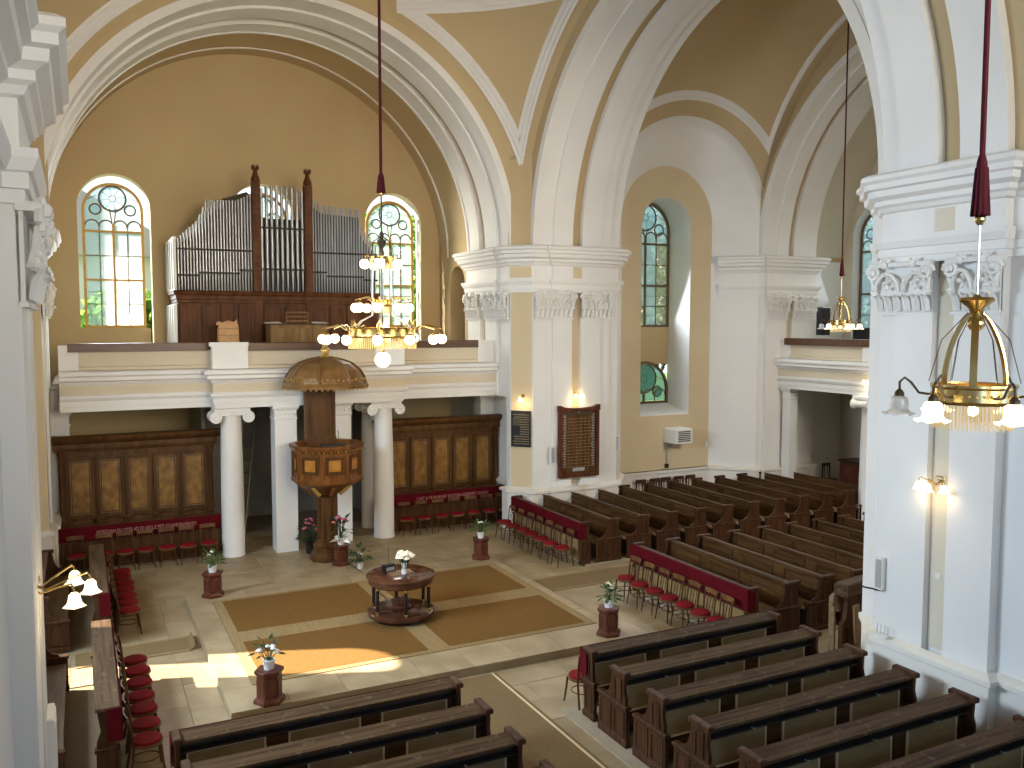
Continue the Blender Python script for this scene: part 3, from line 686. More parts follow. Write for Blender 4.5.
def ionic(name, x, y, h, label, r=0.285, volute_side=True):
    t = thing(name, label, 'column', (x, y, 0))
    MB().lathe([(r*1.04,0),(r*1.04,.04),(r*1.0,.06),(r*1.0,h*.33),(r*.97,h*.6),(r*.88,h-.28),(r*.90,h-.27),(r*.90,h-.24)], n=28).build('shaft', M['white'], t)
    m = MB(); m.lathe([(r*.9,h-.24),(r*1.0,h-.2),(r*1.05,h-.14),(r*.9,h-.1)], n=24); m.bbox(-.44, .44, -.32, .32, h-.10, h, .02); m.box(-.36, .36, -.27, .27, h-.2, h-.09)
    m.build('capital', M['white'], t)
    for sx_ in (-1, 1):
        v = MB()
        v.lathe([(.02,-.30),(.15,-.30),(.15,-.26),(.11,-.2),(.10,0),(.11,.2),(.15,.26),(.15,.30),(.02,.30)], n=16)
        vv = MB().add([(sx_*.40 + q[0], q[2], h-.24+q[1]) for q in v.v], v.f)
        for e in (-1, 1):
            vv.tube([(sx_*.40 + .12*(1-k/18)*math.cos(k*.62)*sx_, e*.305, h-.24 + .12*(1-k/18)*math.sin(k*.62)) for k in range(17)], .016, 4)
        vv.build('volute', M['white'], t)
    return t
ionic('ionic_column', 3.44, 23.06, 3.86, 'white round ionic column standing left of the pulpit')
ionic('ionic_column', 7.56, 23.22, 3.86, 'white round ionic column right of the pulpit, beside the right choir stall')
ionic('ionic_column', 7.60, 24.55, 3.86, 'shaded white column behind the right front ionic column')
ionic('ionic_column', 20.98, 18.15, 3.86, 'ionic column under the far right gallery, half hidden by the white pier')
def square_pillar(x, y, w, h, label):
    t = thing('square_pillar', label, 'pillar', (x, y, 0))
    MB().box(-w/2,w/2,-w/2,w/2,0,h-.34).build('shaft', M['white'], t, smooth=False)
    m = MB(); m.sweep([(-w/2,-w/2),(w/2,-w/2),(w/2,w/2),(-w/2,w/2)], [(0,h-.36),(.02,h-.35),(.02,h-.31),(0,h-.3),(0,h-.12),(.03,h-.1),(.06,h-.05),(.06,h),(0,h)], 1, closed=True)
    for sx_ in range(5): m.ball((-w/2+w*(sx_+.5)/5, -w/2-.005, h-.21), .035, 6, 4)
    m.box(-w/2-.004,w/2+.004,-w/2-.004,w/2+.004,h-.335,h-.01)
    m.build('capital', M['white'], t)
square_pillar(4.76, 23.0, .56, 3.86, 'white square pillar directly left of the pulpit pedestal')
square_pillar(6.34, 23.4, .56, 3.86, 'white square pillar directly right of the pulpit pedestal')
square_pillar(21.05, 21.5, .34, 3.86, 'white square jamb pillar carrying the far end of the right gallery')

# ---- platform and its edging stones
dais = struct('platform', MB().box(1.88, 9.12, 13.22, 19.52, -0.02, 0.12), M['stone'], False)
lay(1.88, 9.12, 18.85, 19.52, True, 0.6, (0.9, 1.2, 1.4), dais, 0.15)
lay(1.88, 9.12, 13.2, 14.1, True, 0.9, (0.9, 1.1, 1.3), dais, 0.15)
lay(1.88, 2.35, 14.1, 18.85, False, 0.6, (0.9, 1.2), dais, 0.15)
lay(8.9, 9.12, 14.1, 18.85, False, 0.6, (0.9, 1.2), dais, 0.15)
for (x0,x1,y0,y1) in ((0.9,4.7,7.0,11.3),(6.62,10.75,4.6,11.5)):
    struct('pew_platform', MB().box(x0-.12,x1,y0,y1-.15,-0.02,0.02), M['plinth'], False)
for (x0,x1,y0,y1) in ((11.1,22.0,12.1,15.95),(11.1,22.0,18.1,21.9)):
    struct('pew_platform', MB().box(x0,x1,y0,y1,-0.02,0.02), M['plinth'], False)
for (xa, xb, nm) in ((2.95, 3.05, 'shade_wall_left'), (7.95, 8.05, 'shade_wall_right')): struct(nm, MB().box(xa, xb, 24.9, 28.0, -0.02, 4.42), M['dark_wall'], False)  # partitions added to keep the bay under the gallery dark
struct('shade_wall_back', MB().box(3.05, 7.95, 27.6, 27.7, -0.02, 4.42), M['dark_wall'], False)  # added dark back to the bay, shade put into its colour
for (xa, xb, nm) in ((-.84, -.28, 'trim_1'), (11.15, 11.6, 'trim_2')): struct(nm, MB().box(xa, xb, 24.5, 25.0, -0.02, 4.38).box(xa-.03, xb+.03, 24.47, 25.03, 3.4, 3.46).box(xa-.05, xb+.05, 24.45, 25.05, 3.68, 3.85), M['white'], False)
# ground and roofs outside
struct('ground', MB().box(-60, 90, 28.6, 90, -0.4, -0.3), M['grass'], False)
struct('ground', MB().box(26.2, 90, -40, 28.6, -0.4, -0.3), M['grass'], False)
# ------------------------------------------------------------------ carpets
t = thing('carpet', 'large brown carpet in four fields with tan woven borders under the round table', 'carpet', (5.6, 16.4, 0.15))
MB().box(-3.25, 3.3, -2.3, 2.42, 0.0, 0.012).build('woven_border', M['matedge'], t, smooth=False)
for (x0, x1) in ((-3.07, -0.16), (0.24, 3.1)):
    for (y0, y1) in ((-2.18, -0.3), (0.28, 2.28)):
        MB().bbox(x0, x1, y0, y1, 0.0, 0.022, .004).build('carpet_field', M['mat'], t, smooth=False)
        MB().box(x0-.05, x1+.05, y0-.05, y1+.05, 0.0, 0.016).build('edging', M['matedge'], t, smooth=False)
def runner(label, x, y, w, d, border, curl=False):
    t = thing('carpet_runner', label, 'carpet', (x, y, 0.0))
    MB().box(-w/2, w/2, -d/2, d/2, 0.001, 0.014).build('weave', M['runner'], t, smooth=False)
    for s in (-1, 1):
        if border == 'x': MB().box(-w/2, w/2, s*d/2-.04, s*d/2+.04, 0.001, 0.018).build('edging', M['matedge'], t, smooth=False)
        else: MB().box(s*w/2-.09, s*w/2-.05, -d/2, d/2, 0.001, 0.018).build('edging', M['pewframe'], t, smooth=False)
    if curl:
        pr = [(w/2-.02 + .10*math.sin(a), .012 + .10*(1-math.cos(a))) for a in [k*.22 for k in range(8)]]
        pr += [(px, pz+.012) for px, pz in pr[::-1]]
        MB().prism(pr, 'y', -d/2, d/2).build('curled_end', M['runner'], t)
runner('brown carpet runner in left aisle with its end curled against the platform', 0.72, 16.92, 1.9, 0.72, 'x', True)
runner('brown carpet runner leading from platform into the right aisle', 11.2, 17.15, 3.9, 0.9, 'x')
runner('brown carpet runner with pale stripes down the near centre aisle', 5.66, 9.9, 1.15, 6.4, 'y')

# ------------------------------------------------------------------ pews
def pew(L, label, loc, rotz, group, desk=False, cloth=False):
    t = thing('pew' if not desk else 'prayer_desk', label, 'pew' if not desk else 'desk', loc, rotz, group)
    lo = [(-.26,0),(.46 if not desk else .02,0),(.46 if not desk else .02,.55),(-.26,.55)]
    for s, x in ((-1, 0.0), (1, L)):
        x0, x1 = (x, x+.06) if s < 0 else (x-.06, x)
        m = MB(); m.prism(lo, 'x', x0, x1)
        yf = .46 if not desk else .04
        m.bbox(x0-.02, x1+.02, -.28, yf+.02, .55, .595, .012)
        m.bbox(x0-.01, x1+.01, -.27, yf+.01, 0, .09, .01)
        if not desk:
            up = [(-.22,.595),(.34,.595),(.30,.63),(.22,.66),(.17,.74),(.14,.85),(.12,1.0),(-.20,1.0),(-.19,.80),(-.22,.7)]
        else: up = [(-.22,.595),(.03,.595),(.03,1.0),(-.20,1.0)]
        m.prism(up, 'x', x0+.004, x1-.004)
        m.bbox(x0-.02, x1+.02, -.24, .15 if not desk else .05, 1.0, 1.07, .015)
        e = m.build('end_panel', M['pewend'], t, smooth=False)
        xo = x0-.012 if s < 0 else x1
        pl = MB()
        for (a, b) in (((-.22, .06), (.12, .42)) if not desk else ((-.22, -.02),)):
            pl.box(xo, xo+.012, a, a+.03, .12, .52); pl.box(xo, xo+.012, b-.03, b, .12, .52); pl.box(xo, xo+.012, a+.03, b-.03, .49, .52); pl.box(xo, xo+.012, a+.03, b-.03, .12, .15)
        pl.box(xo, xo+.012, -.14, -.115, .63, .95); pl.box(xo, xo+.012, .015, .04, .63, .95); pl.box(xo, xo+.012, -.115, .015, .925, .95)
        pl.build('panel_moulding', M['pewend'], e, smooth=False)
    MB().add([(.06,.05,1.055),(L-.06,.05,1.055),(L-.06,-.18,1.005),(.06,-.18,1.005),(.06,.05,1.02),(L-.06,.05,1.02),(L-.06,-.18,.972),(.06,-.18,.972)],
             [(0,3,2,1),(4,5,6,7),(0,1,5,4),(1,2,6,5),(2,3,7,6),(3,0,4,7)]).build('top_rail', M['pewtop'], t, smooth=False)
    MB().box(.06, L-.06, -.02, .02, .16, 1.03).build('backrest', M['pew'], t, smooth=False)
    MB().box(.06, L-.06, -.15, -.02, .845, .865).build('book_shelf', M['dark'], t, smooth=False)  # near-black to deepen the painted shadow gap
    MB().box(.06, L-.06, -.035, -.02, .865, 1.0).build('gap_shade', M['dark'], t, smooth=False)  # near-black strip paints the shadow gap under the top rail
    n = 3; gap = .30; w = (L-.3-gap*(n-1))/n
    for k in range(n):
        fr = MB(); pn = MB()
        xa = .15 + k*(w+gap); xb = xa + w
        bp_ = MB().box(xa, xb, -.034, -.021, .42, .80).build('back_panel', M['pewpanel'], t, smooth=False)
        frame(fr, xa-.01, xb+.01, .41, .81, .024, -.046, -.02)
        fr.build('panel_bead', M['pewframe'], bp_, smooth=False)
        if not desk:
            rp_ = MB().box(xa+.05, xb-.05, .021, .03, .56, .93).build('rest_panel', M['pew'], t, smooth=False)
            frame(pn, xa, xb, .53, .96, .045, .02, .042)
            pn.build('rest_moulding', M['pew'], rp_, smooth=False)
    if not desk:
        MB().bbox(.06, L-.06, .0, .44, .43, .465, .008).build('seat', M['seat'], t, smooth=False)
        MB().box(.06, L-.06, .30, .32, .05, .43).build('seat_apron', M['dark'], t, smooth=False)
        for k in range(3):
            hk = MB(); xh = L*(.2+.3*k); hk.tube([(xh, -.15, .88), (xh, -.20, .88), (xh, -.22, .90)], .008, 5)
            hk.build('coat_hook', M['silver'], t)
    else:
        for k in range(6):
            m = MB(); xa = .1 + (L-.2)*k/6; m.box(xa+.02, xa+(L-.2)/6-.02, .02, .04, .12, .6)
            m.build('front_panel', M['pewpanel'], t, smooth=False)
    return t
def cloth_front(label, L, loc, rotz, drop=.42, text=None, tsize=.1, twidth=None, tx=None):
    t = thing('altar_cloth', label, 'cloth', loc, rotz, 'crimson cloths on the pew fronts')
    n = 40; vs = []; fs = []
    for i in range(n+1):
        x = -.02 + (L+.04)*i/n; wv = .006*math.sin(i*1.9) + .004*math.sin(i*.7)
        for (y, z) in ((.056, 1.062), (.085+wv*.4, 1.05), (.088+wv, .85), (.09+wv*1.6, 1.07-drop), (.082+wv*1.6, 1.07-drop), (.076+wv, .85), (.07, 1.04), (.056, 1.052)): vs.append((x, y, z))
    k = 8
    for i in range(n):
        for q in range(k): fs.append((i*k+q, i*k+(q+1)%k, (i+1)*k+(q+1)%k, (i+1)*k+q))
    fs += [tuple(range(k)), tuple(range(n*k, n*k+k))[::-1]]
    for xe in (-.036, L+.026):
        o_ = len(vs); vs += [(xe+a_, y, z) for a_ in (0, .01) for (y, z) in ((-.10, .99), (.088, 1.05), (.09, 1.07-drop), (-.10, 1.08-drop))]
        fs += [tuple(o_+i for i in q) for q in ((0,1,2,3),(7,6,5,4),(0,4,5,1),(1,5,6,2),(2,6,7,3),(3,7,4,0))]
    MB().add(vs, fs).build('cloth_fall', M['cloth'], t)
    if text: text_mesh('lettering', text, tsize, M['letter'], t, (tx if tx else L/2, .108, 1.07-drop*.72), (PI/2, 0, PI), 0.002, twidth)
    return t
ends = lambda i, n: 'front' if i == 0 else ('rearmost' if i == n-1 else ORD[i])
# right arm, far block (beyond the aisle) and near block; they face the table
pew(3.72, 'panelled front of the far right pew block behind the row of red chairs', (11.0, 18.15, .02), PI/2, None, True)
cloth_front('crimson cloth on the far right pew front, beside the white pier', 3.72, (11.0, 18.15, .02), PI/2)
for k in range(11):
    pew(3.72, f'{ORD[k]} dark pew from the front in the far right block under the tall window', (11.9 + .925*k, 18.15, .02), PI/2, 'pews of the far right block')
pew(3.75, 'panelled front of the middle right pew block behind seven red chairs', (11.02, 12.15, .02), PI/2, None, True)
cloth_front('crimson cloth on the middle right pew front above seven red chairs', 3.75, (11.02, 12.15, .02), PI/2, .42, 'CSZIETE LATNODRA SOMAS ENSZSE', .11, 2.6)
for k in range(10):
    pew(3.75, f'{ORD[k]} dark pew from the front in the middle right block by the white pier', (11.98 + .905*k, 12.12, .02), PI/2, 'pews of the middle right block')
# near blocks facing the organ
pew(3.72, 'foremost pew front of the near right block with a crimson cloth end', (6.75, 11.03, .02), 0, None, True)
cloth_front('crimson cloth hanging from the near right pew front beside a single red chair', 3.72, (6.75, 11.03, .02), 0)
for k in range(1, 7):
    pew(3.72 - .0*k, f'{ORD[k]} pew from the front in the near right block, seen from behind', (6.72, 11.03 - .905*k, .02), 0, 'pews of the near right block')
pew(3.68, 'foremost pew front of the near left block below the white potted plant', (0.87, 10.88, .02), 0, None, True)
cloth_front('crimson cloth on the near left pew front, only its end showing', 3.68, (0.87, 10.88, .02), 0)
for k in range(1, 5):
    pew(3.68, f'{ORD[k]} pew from the front in the near left block, seen from behind', (0.9, 10.88 - .9*k, .02), 0, 'pews of the near left block')
# left arm: they face the table from the left
def worn_desk(L, label, loc, clabel):
    t = thing('prayer_desk', label, 'desk', loc, -PI/2)
    for x in (0, L-.07):
        m = MB(); m.prism([(-.16,0),(.10,0),(.10,.5),(.06,.56),(.09,.62),(.07,.75),(.12,1.03),(-.14,1.03),(-.10,.75),(-.15,.62),(-.16,.5)], 'x', x, x+.07); m.bbox(x-.015, x+.085, -.18, .12, .48, .53, .01); m.build('end_panel', M['pewend'], t, smooth=False)
    MB().bbox(-.03, L+.03, -.16, .14, 1.03, 1.07, .01).build('top_rail', M['pewtop'], t, smooth=False)
    MB().box(.07, L-.07, .0, .03, .1, 1.03).build('front_board', M['pew'], t, smooth=False)
    for k in range(5): MB().box(.15+k*.69, .72+k*.69, .03, .042, .15, .6).build('front_panel', M['pewpanel'], t, smooth=False)
    c = thing('altar_cloth', clabel, 'cloth', loc, -PI/2, 'crimson cloths on the pew fronts')
    m = MB(); n = 30; vs = []
    for i in range(n+1):
        x = -.04 + (L+.08)*i/n; wv = .006*math.sin(i*2.1)
        vs += [(x,.142,1.071),(x,.156+wv,1.05),(x,.156+wv*1.6,.62),(x,.148+wv*1.6,.62),(x,.146+wv,1.05)]
    fs = [(i*5+q, i*5+(q+1)%5, i*5+5+(q+1)%5, i*5+5+q) for i in range(n) for q in range(5)] + [tuple(range(5)), tuple(range(n*5, n*5+5))[::-1]]
    m.add(vs, fs).box(L+.03, L+.045, -.02, .15, .62, 1.05)
    m.build('cloth_fall', M['cloth'], c)
worn_desk(3.65, 'worn grey wooden pew front with a sunlit end, near left', (0.2, 15.68, 0), 'crimson cloth behind the seven near left red chairs')
worn_desk(3.85, 'worn wooden pew front in the far left behind seven red chairs', (0.22, 21.2, 0), 'crimson cloth on the far left pew front below the left stall')
for k in range(3):
    pew(3.6, f'{ORD[k]} pew behind the near left pew front, partly hidden by the pillar', (-.78 - .92*k, 15.65, .0), -PI/2, 'pews of the left arm')
    pew(3.7, f'{ORD[k]} pew behind the far left pew front, beside the lit wall lamp', (-.78 - .92*k, 21.2, .0), -PI/2, 'pews of the left arm')

# ------------------------------------------------------------------ chairs (seat faces +y)
def make_chair(label):
    t = thing('bentwood_chair', label, 'chair')
    m = MB(); m.lathe([(.0,.40),(.19,.40),(.205,.415),(.205,.44),(.19,.45),(.0,.45)], n=18)
    m.v = [(x, y*.98+.02, z) for x, y, z in m.v]; m.build('seat', M['chairtop'], t)
    m = MB(); m.lathe([(.0,.45),(.19,.45),(.197,.465),(.185,.485),(.12,.495),(.0,.497)], n=18)
    m.v = [(x, y*.98+.02, z) for x, y, z in m.v]; m.build('cushion', M['red'], t)
    for s in (-1, 1):
        MB().tube([(s*.15,.17,.41),(s*.165,.19,.22),(s*.19,.215,0.0)], .018, 6, taper=.7).build('leg', M['chair'], t)
        MB().tube([(s*.17,-.23,0.0),(s*.165,-.185,.25),(s*.165,-.165,.45),(s*.17,-.195,.70),(s*.175,-.225,.84)], .017, 6).build('back_post', M['chair'], t)
    m = MB(); pts = [(-.19,-.228,.0),(-.1,-.25,.0),(0,-.257,.0),(.1,-.25,.0),(.19,-.228,.0)]
    vs = []
    for (x, y, z) in pts:
        zt = .885 - .25*x*x
        vs += [(x,y-.01,.785),(x,y+.012,.785),(x,y+.004,zt),(x,y-.016,zt)]
    m.add(vs, [(i*4+q, i*4+(q+1)%4, i*4+4+(q+1)%4, i*4+4+q) for i in range(4) for q in range(4)] + [(0,1,2,3),(19,18,17,16)])
    m.build('top_rail', M['chairtop'], t)
    for k in range(3):
        x = -.085 + .085*k; MB().tube([(x,-.172,.45),(x,-.205,.66),(x*1.05,-.24,.80)], .009, 5).build('slat', M['chair'], t)
    MB().tube([(.155*math.cos(2*PI*i/16), .0+.17*math.sin(2*PI*i/16), .22) for i in range(16)], .009, 5, closed=True).build('leg_ring', M['chair'], t)
    return t
proto = [None]
def chair(x, y, rz, label, group):
    jx, jy, jr = random.uniform(-.02,.02), random.uniform(-.02,.02), random.uniform(-.07,.07)
    if proto[0] is None:
        c = make_chair(label); c.location = (x+jx, y+jy, 0); c.rotation_euler = (0,0,rz+jr); c['group'] = group; proto[0] = c; return c
    return dup(proto[0], (x+jx, y+jy, 0), rz+jr, label, group)
GR = 'bentwood chairs with red seats'
for k in range(7):
    p = ORD[k]
    chair(10.55, 15.5 - .505*k, PI/2, f'{p} red seated chair from the left in front of the middle right crimson cloth', GR)
    chair(10.56, 21.55 - .53*k, PI/2, f'{p} red seated chair, counted from the far end, before the far right pew front', GR)
    chair(8.2 + .52*k, 23.12, PI, f'{p} red seated chair from the left below the right choir stall', GR)
    chair((-.2, .42, .86, 1.35, 1.82, 2.32, 2.80)[k], 22.85, PI, f'{p} red seated chair from the left below the left choir stall', GR)
    chair(.68, 21.0 - .49*k, -PI/2, f'{p} red seated chair from the far end of the far left row', GR)
    chair(.65, 15.28 - .51*k, -PI/2, f'{p} red seated chair from the far end of the near left row', GR)
chair(6.95, 11.42, 0, 'single red seated chair at the aisle end of the near right pew front', GR)
def slat_chair(x, y, rz, label):
    t = thing('slat_back_chair', label, 'chair', (x, y, 0), rz, 'dark chairs along the back wall')
    MB().bbox(-.19,.19,-.18,.2,.42,.46,.01).build('seat', M['chaird'], t, smooth=False)
    for s in (-1, 1):
        MB().box(s*.17-.018, s*.17+.018, .15, .186, 0, .42).build('leg', M['chaird'], t, smooth=False)
        MB().box(s*.17-.02, s*.17+.02, -.2, -.16, 0, .98).build('back_post', M['chaird'], t, smooth=False)
        MB().box(s*.07-.012, s*.07+.012, -.19, -.172, .5, .9).build('slat', M['chaird'], t, smooth=False)
    MB().box(-.19,.19,-.2,-.165,.89,1.0).build('top_rail', M['chaird'], t, smooth=False)
for k, x in enumerate((16.0, 16.55, 16.98, 17.5, 17.98)):
    slat_chair(x, 22.6, PI, f'{ORD[k]} dark slat backed chair from the left along the window wall')
slat_chair(23.9, 22.4, PI, 'lone dark slat backed chair under the far right gallery')
t = thing('cabinet', 'dark upright cabinet under the far right gallery', 'cabinet', (23.6, 20.75, 0))
MB().bbox(-.35,.35,-.6,.6,0,1.3,.02).build('body', M['chaird'], t, smooth=False)
MB().box(-.37,-.35,-.55,-.02,.1,1.2).build('door', M['mahog'], t, smooth=False); MB().box(-.37,-.35,.02,.55,.1,1.2).build('door', M['mahog'], t, smooth=False)
MB().bbox(-.4,.4,-.64,.64,1.3,1.36,.02).build('top', M['chaird'], t, smooth=False)

# ------------------------------------------------------------------ choir stalls under the organ gallery
def stall(x0, x1, y, label, text, tx, tw, clabel, yc):
    w = x1 - x0
    t = thing('choir_stall', label, 'stall', (x0, y, 0))
    MB().box(0, w, 0, .08, 0, 3.1).build('back_wall', M['oak'], t, smooth=False)
    MB().sweep([(-.02,.08),(-.02,-.02),(w+.02,-.02),(w+.02,.08)], [(0,2.78),(.05,2.80),(.08,2.88),(.08,2.98),(.16,3.02),(.24,3.10),(.26,3.16),(.22,3.2),(0,3.2)], 1).build('cornice', M['oak'], t, smooth=False)
    n = 5; pw = (w-.3)/n
    for k in range(n):
        xa = .15 + k*pw + .025; xb = xa + pw - .05
        p = MB()
        frame(p, xa, xb, 1.10, 2.62, .075, -.045, 0)
        f = p.build('panel_frame', M['oak'], t, smooth=False)
        MB().box(xa+.075,xb-.075,-.012,.0,1.175,2.545).build('burl_panel', M['burl'], f, smooth=False)
        ln = MB()
        frame(ln, xa+.10, xb-.10, 1.20, 2.52, .018, -.018, 0)
        ln.build('inlay_line', M['dark'], f, smooth=False)
        # scalloped seat back and arm rest of each place
        s = MB(); s.prism([(xa+.02,.92),(xb-.02,.92),(xb-.02,1.0)] + [(xb-.02-(xb-xa-.04)*i/10, 1.0+.07*math.sin(PI*i/10)) for i in range(1,10)] + [(xa+.02,1.0)], 'y', -.16, -.06)
        s.build('scalloped_back', M['oak'], t, smooth=False)
        MB().ball((xb+.025,-.2,1.06),.05,8,6).tube([(xb+.025,-.2,.45),(xb+.025,-.2,1.02)],.03,6).build('arm_post', M['oak'], t)
    for x in (.06, w-.06):
        m = MB(); m.lathe([(.06,1.1),(.06,1.2),(.035,1.22),(.04,1.9),(.035,2.5),(.06,2.54),(.045,2.6),(.08,2.72),(.08,2.8)], x, -.08, 12)
        for k in range(4): m.ball((x+.05*math.cos(k*PI/2+.8), -.08+.05*math.sin(k*PI/2+.8), 2.68), .03, 6, 4)
        m.ball((x,-.12,1.12),.07,8,6); m.build('colonette', M['oak'], t)
    MB().bbox(0, w, -.5, 0, .42, .47, .01).build('bench', M['oak'], t, smooth=False)
    MB().box(0, w, -.46, -.43, 0, .42).build('bench_front', M['dark'], t, smooth=False)
    f = thing('stall_desk', label.replace('choir stall', 'low desk before the choir stall').replace('tall dark oak ', '').replace('with burl panels, ','').replace('with five burl panels, ',''), 'desk', (x0, yc, 0))
    MB().box(0, w, 0, .05, 0, 1.02).build('front_board', M['oak'], f, smooth=False)
    MB().bbox(-.02, w+.02, -.05, .22, 1.02, 1.06, .01).build('desk_top', M['oak'], f, smooth=False)
    for k in range(7): MB().box(.08+k*(w-.1)/7, (k+1)*(w-.1)/7-.02, -.015, 0, .12, .68).build('front_panel', M['oak'], f, smooth=False)
    c = thing('altar_cloth', clabel, 'cloth', (x0, yc, 0), 0, 'crimson cloths on the pew fronts')
    m = MB(); n = 40; vs = []
    for i in range(n+1):
        x = -.04 + (w+.08)*i/n; wv = .006*math.sin(i*2.3)
        vs += [(x,-.06,1.065),(x,-.075+wv,1.05),(x,-.075+wv*1.5,.72),(x,-.066+wv*1.5,.72),(x,-.066+wv,1.05)]
    m.add(vs, [(i*5+q, i*5+(q+1)%5, i*5+5+(q+1)%5, i*5+5+q) for i in range(n) for q in range(5)] + [tuple(range(5)), tuple(range(n*5, n*5+5))[::-1]])
    m.build('cloth_fall', M['cloth'], c)
    text_mesh('lettering', text, .125, M['letter'], c, (tx, -.09, .90), (PI/2, 0, 0), 0.002, tw)
stall(-.55, 3.12, 24.2, 'tall dark oak choir stall with five burl panels, left under the organ gallery', 'INTEGOAN DU VITER AD ER NEKUZ PETI JOGAMORAMENTO', 1.95, 2.3, 'crimson lettered cloth on the desk of the left choir stall', 23.28)
stall(7.85, 11.55, 24.2, 'tall dark oak choir stall with burl panels, right under the organ gallery', 'CHET A TE IN MUNT SEGITSEN SZERETET SZOVET', 1.95, 2.3, 'crimson lettered cloth on the desk of the right choir stall', 23.62)

# ------------------------------------------------------------------ pulpit
px_, py_ = 5.54, 21.62
t = thing('pulpit', 'carved oak octagonal pulpit with domed sounding board on a clustered pedestal', 'pulpit', (px_, py_, 0))
A8 = PI/8
MB().lathe([(.47,0),(.47,.10),(.44,.13),(.42,.2),(.37,.24),(.37,.30),(.33,.34)], n=8, rot=A8).build('base', M['oak'], t, smooth=False)
m = MB(); m.lathe([(.36,.34),(.37,.4),(.30,.46),(.31,.52),(.21,.56),(.21,1.62),(.26,1.66),(.33,1.72)], n=24)
for k in range(8): m.lathe([(.062,.54),(.062,1.62)], .205*math.cos(2*PI*k/8), .205*math.sin(2*PI*k/8), 8)
m.build('pedestal', M['oak'], t)
MB().lathe([(.33,1.70),(.46,1.76),(.60,1.86),(.80,1.98),(.86,2.02)], n=8, rot=A8).build('corbel', M['pulpit'], t, smooth=False)
for k in range(8):
    a = 2*PI*k/8; m = MB()
    for j in range(5): m.ball((.40*math.cos(a)+.06*j*math.cos(a), .40*math.sin(a)+.06*j*math.sin(a), 1.72+.05*j), .055, 6, 5)
    m.build('carved_leaf', M['gilt'] if k % 2 else M['pulpit'], t)
b = MB().lathe([(.88,2.02),(.90,2.06),(.90,2.12),(.86,2.15),(.84,2.18),(.84,2.80),(.87,2.83),(.92,2.88),(.94,2.94),(.94,2.98),(.80,2.98),(.80,2.2)], n=8, rot=A8, caps=False).build('body', M['pulpit'], t, smooth=False)
MB().lathe([(0,2.2),(.8,2.2)], n=8, rot=A8).build('pulpit_floor', M['dark'], t, smooth=False)
ap = .84*math.cos(PI/8)
for k in range(8):
    a = 2*PI*k/8; R = Matrix.Rotation(a, 4, 'Z')
    fr = MB()
    for (s, h, d) in ((.235, .235, .02), (.185, .185, .032)):
        for q in ((-s+.03,s-.03,h-.03,h),(-s+.03,s-.03,-h,-h+.03),(-s,-s+.03,-h,h),(s-.03,s,-h,h)): fr.box(ap, ap+d, q[0], q[1], 2.50+q[2]*.95, 2.50+q[3]*.95, R)
    f = fr.build('panel_frame', M['oak'], t, smooth=False)
    MB().box(ap, ap+.012, -.15, .15, 2.36, 2.64, R).build('burl_panel', M['pulpitpanel'], f, smooth=False)
    fz_ = MB()
    for j in range(7): fz_.ball(tuple(R @ Vector((ap+.03, -.27+.09*j, 2.86 if j % 2 else 2.84))), .028, 6, 4)
    fz_.build('carved_frieze', M['gilt'], t)
    aa = a + PI/8; MB().lathe([(.035,2.15),(.035,2.8)], .85*math.cos(aa), .85*math.sin(aa), 8).build('corner_post', M['pulpit'], t)
m = MB(); m.box(-.36,.36,.62,.70,2.2,4.35); m.box(-.42,.42,.60,.72,2.95,3.05); m.build('back_panel', M['oak'], t, smooth=False)
m = MB(); m.prism([(-.24,3.1),(.24,3.1),(.24,3.9)] + [(.24*math.cos(PI*i/10), 3.9+.24*math.sin(PI*i/10)) for i in range(1,10)] + [(-.24,3.9)], 'y', .585, .62); m.build('arched_panel', M['oak'], t, smooth=False)
for s in (-1, 1): MB().box(s*.36-.04, s*.36+.04, .58, .7, 2.95, 4.35).build('back_stile', M['oak'], t, smooth=False)
dome = [(1.07,4.40),(1.08,4.46),(1.03,4.50),(1.0,4.54),(.97,4.66),(.86,4.84),(.66,5.0),(.42,5.09),(.22,5.13),(.16,5.15)]
MB().lathe(dome, n=16, rot=A8).build('sounding_board', M['dome'], t, smooth=False)
MB().lathe([(0,4.39),(1.05,4.395)], n=8, rot=A8).build('soffit', M['mahog'], t, smooth=False)
for k in range(8):
    a = A8 + 2*PI*k/8
    MB().tube([(r*1.005*math.cos(a), r*1.005*math.sin(a), z+.01) for r, z in dome[2:]], .026, 6).build('dome_rib', M['dome'], t)
    m = MB(); a0 = 2*PI*k/8
    for j in range(6):
        aa = a0 - .33 + .132*j; m.ball((.985*math.cos(aa), .985*math.sin(aa), 4.60+.02*(j%2)), .03, 6, 4); m.ball((1.05*math.cos(aa), 1.05*math.sin(aa), 4.38), .025, 6, 4)
    m.build('carved_cresting', M['gilt'], t)
MB().lathe([(.17,5.14),(.10,5.2),(.08,5.27),(.13,5.30),(.13,5.34),(.07,5.4),(.06,5.46),(.11,5.5),(.10,5.56),(.04,5.6),(.05,5.66),(0,5.7)], n=12).build('finial', M['gilt'], t)
m = MB(); m.bbox(-.28,.3,-.74,-.5,2.985,3.03,.01); m.build('book_rest', M['dark'], t, smooth=False)
MB().tube([(.15,-.55,3.03),(.16,-.56,3.25),(.13,-.62,3.36)], .008, 5).build('microphone', M['black'], t)

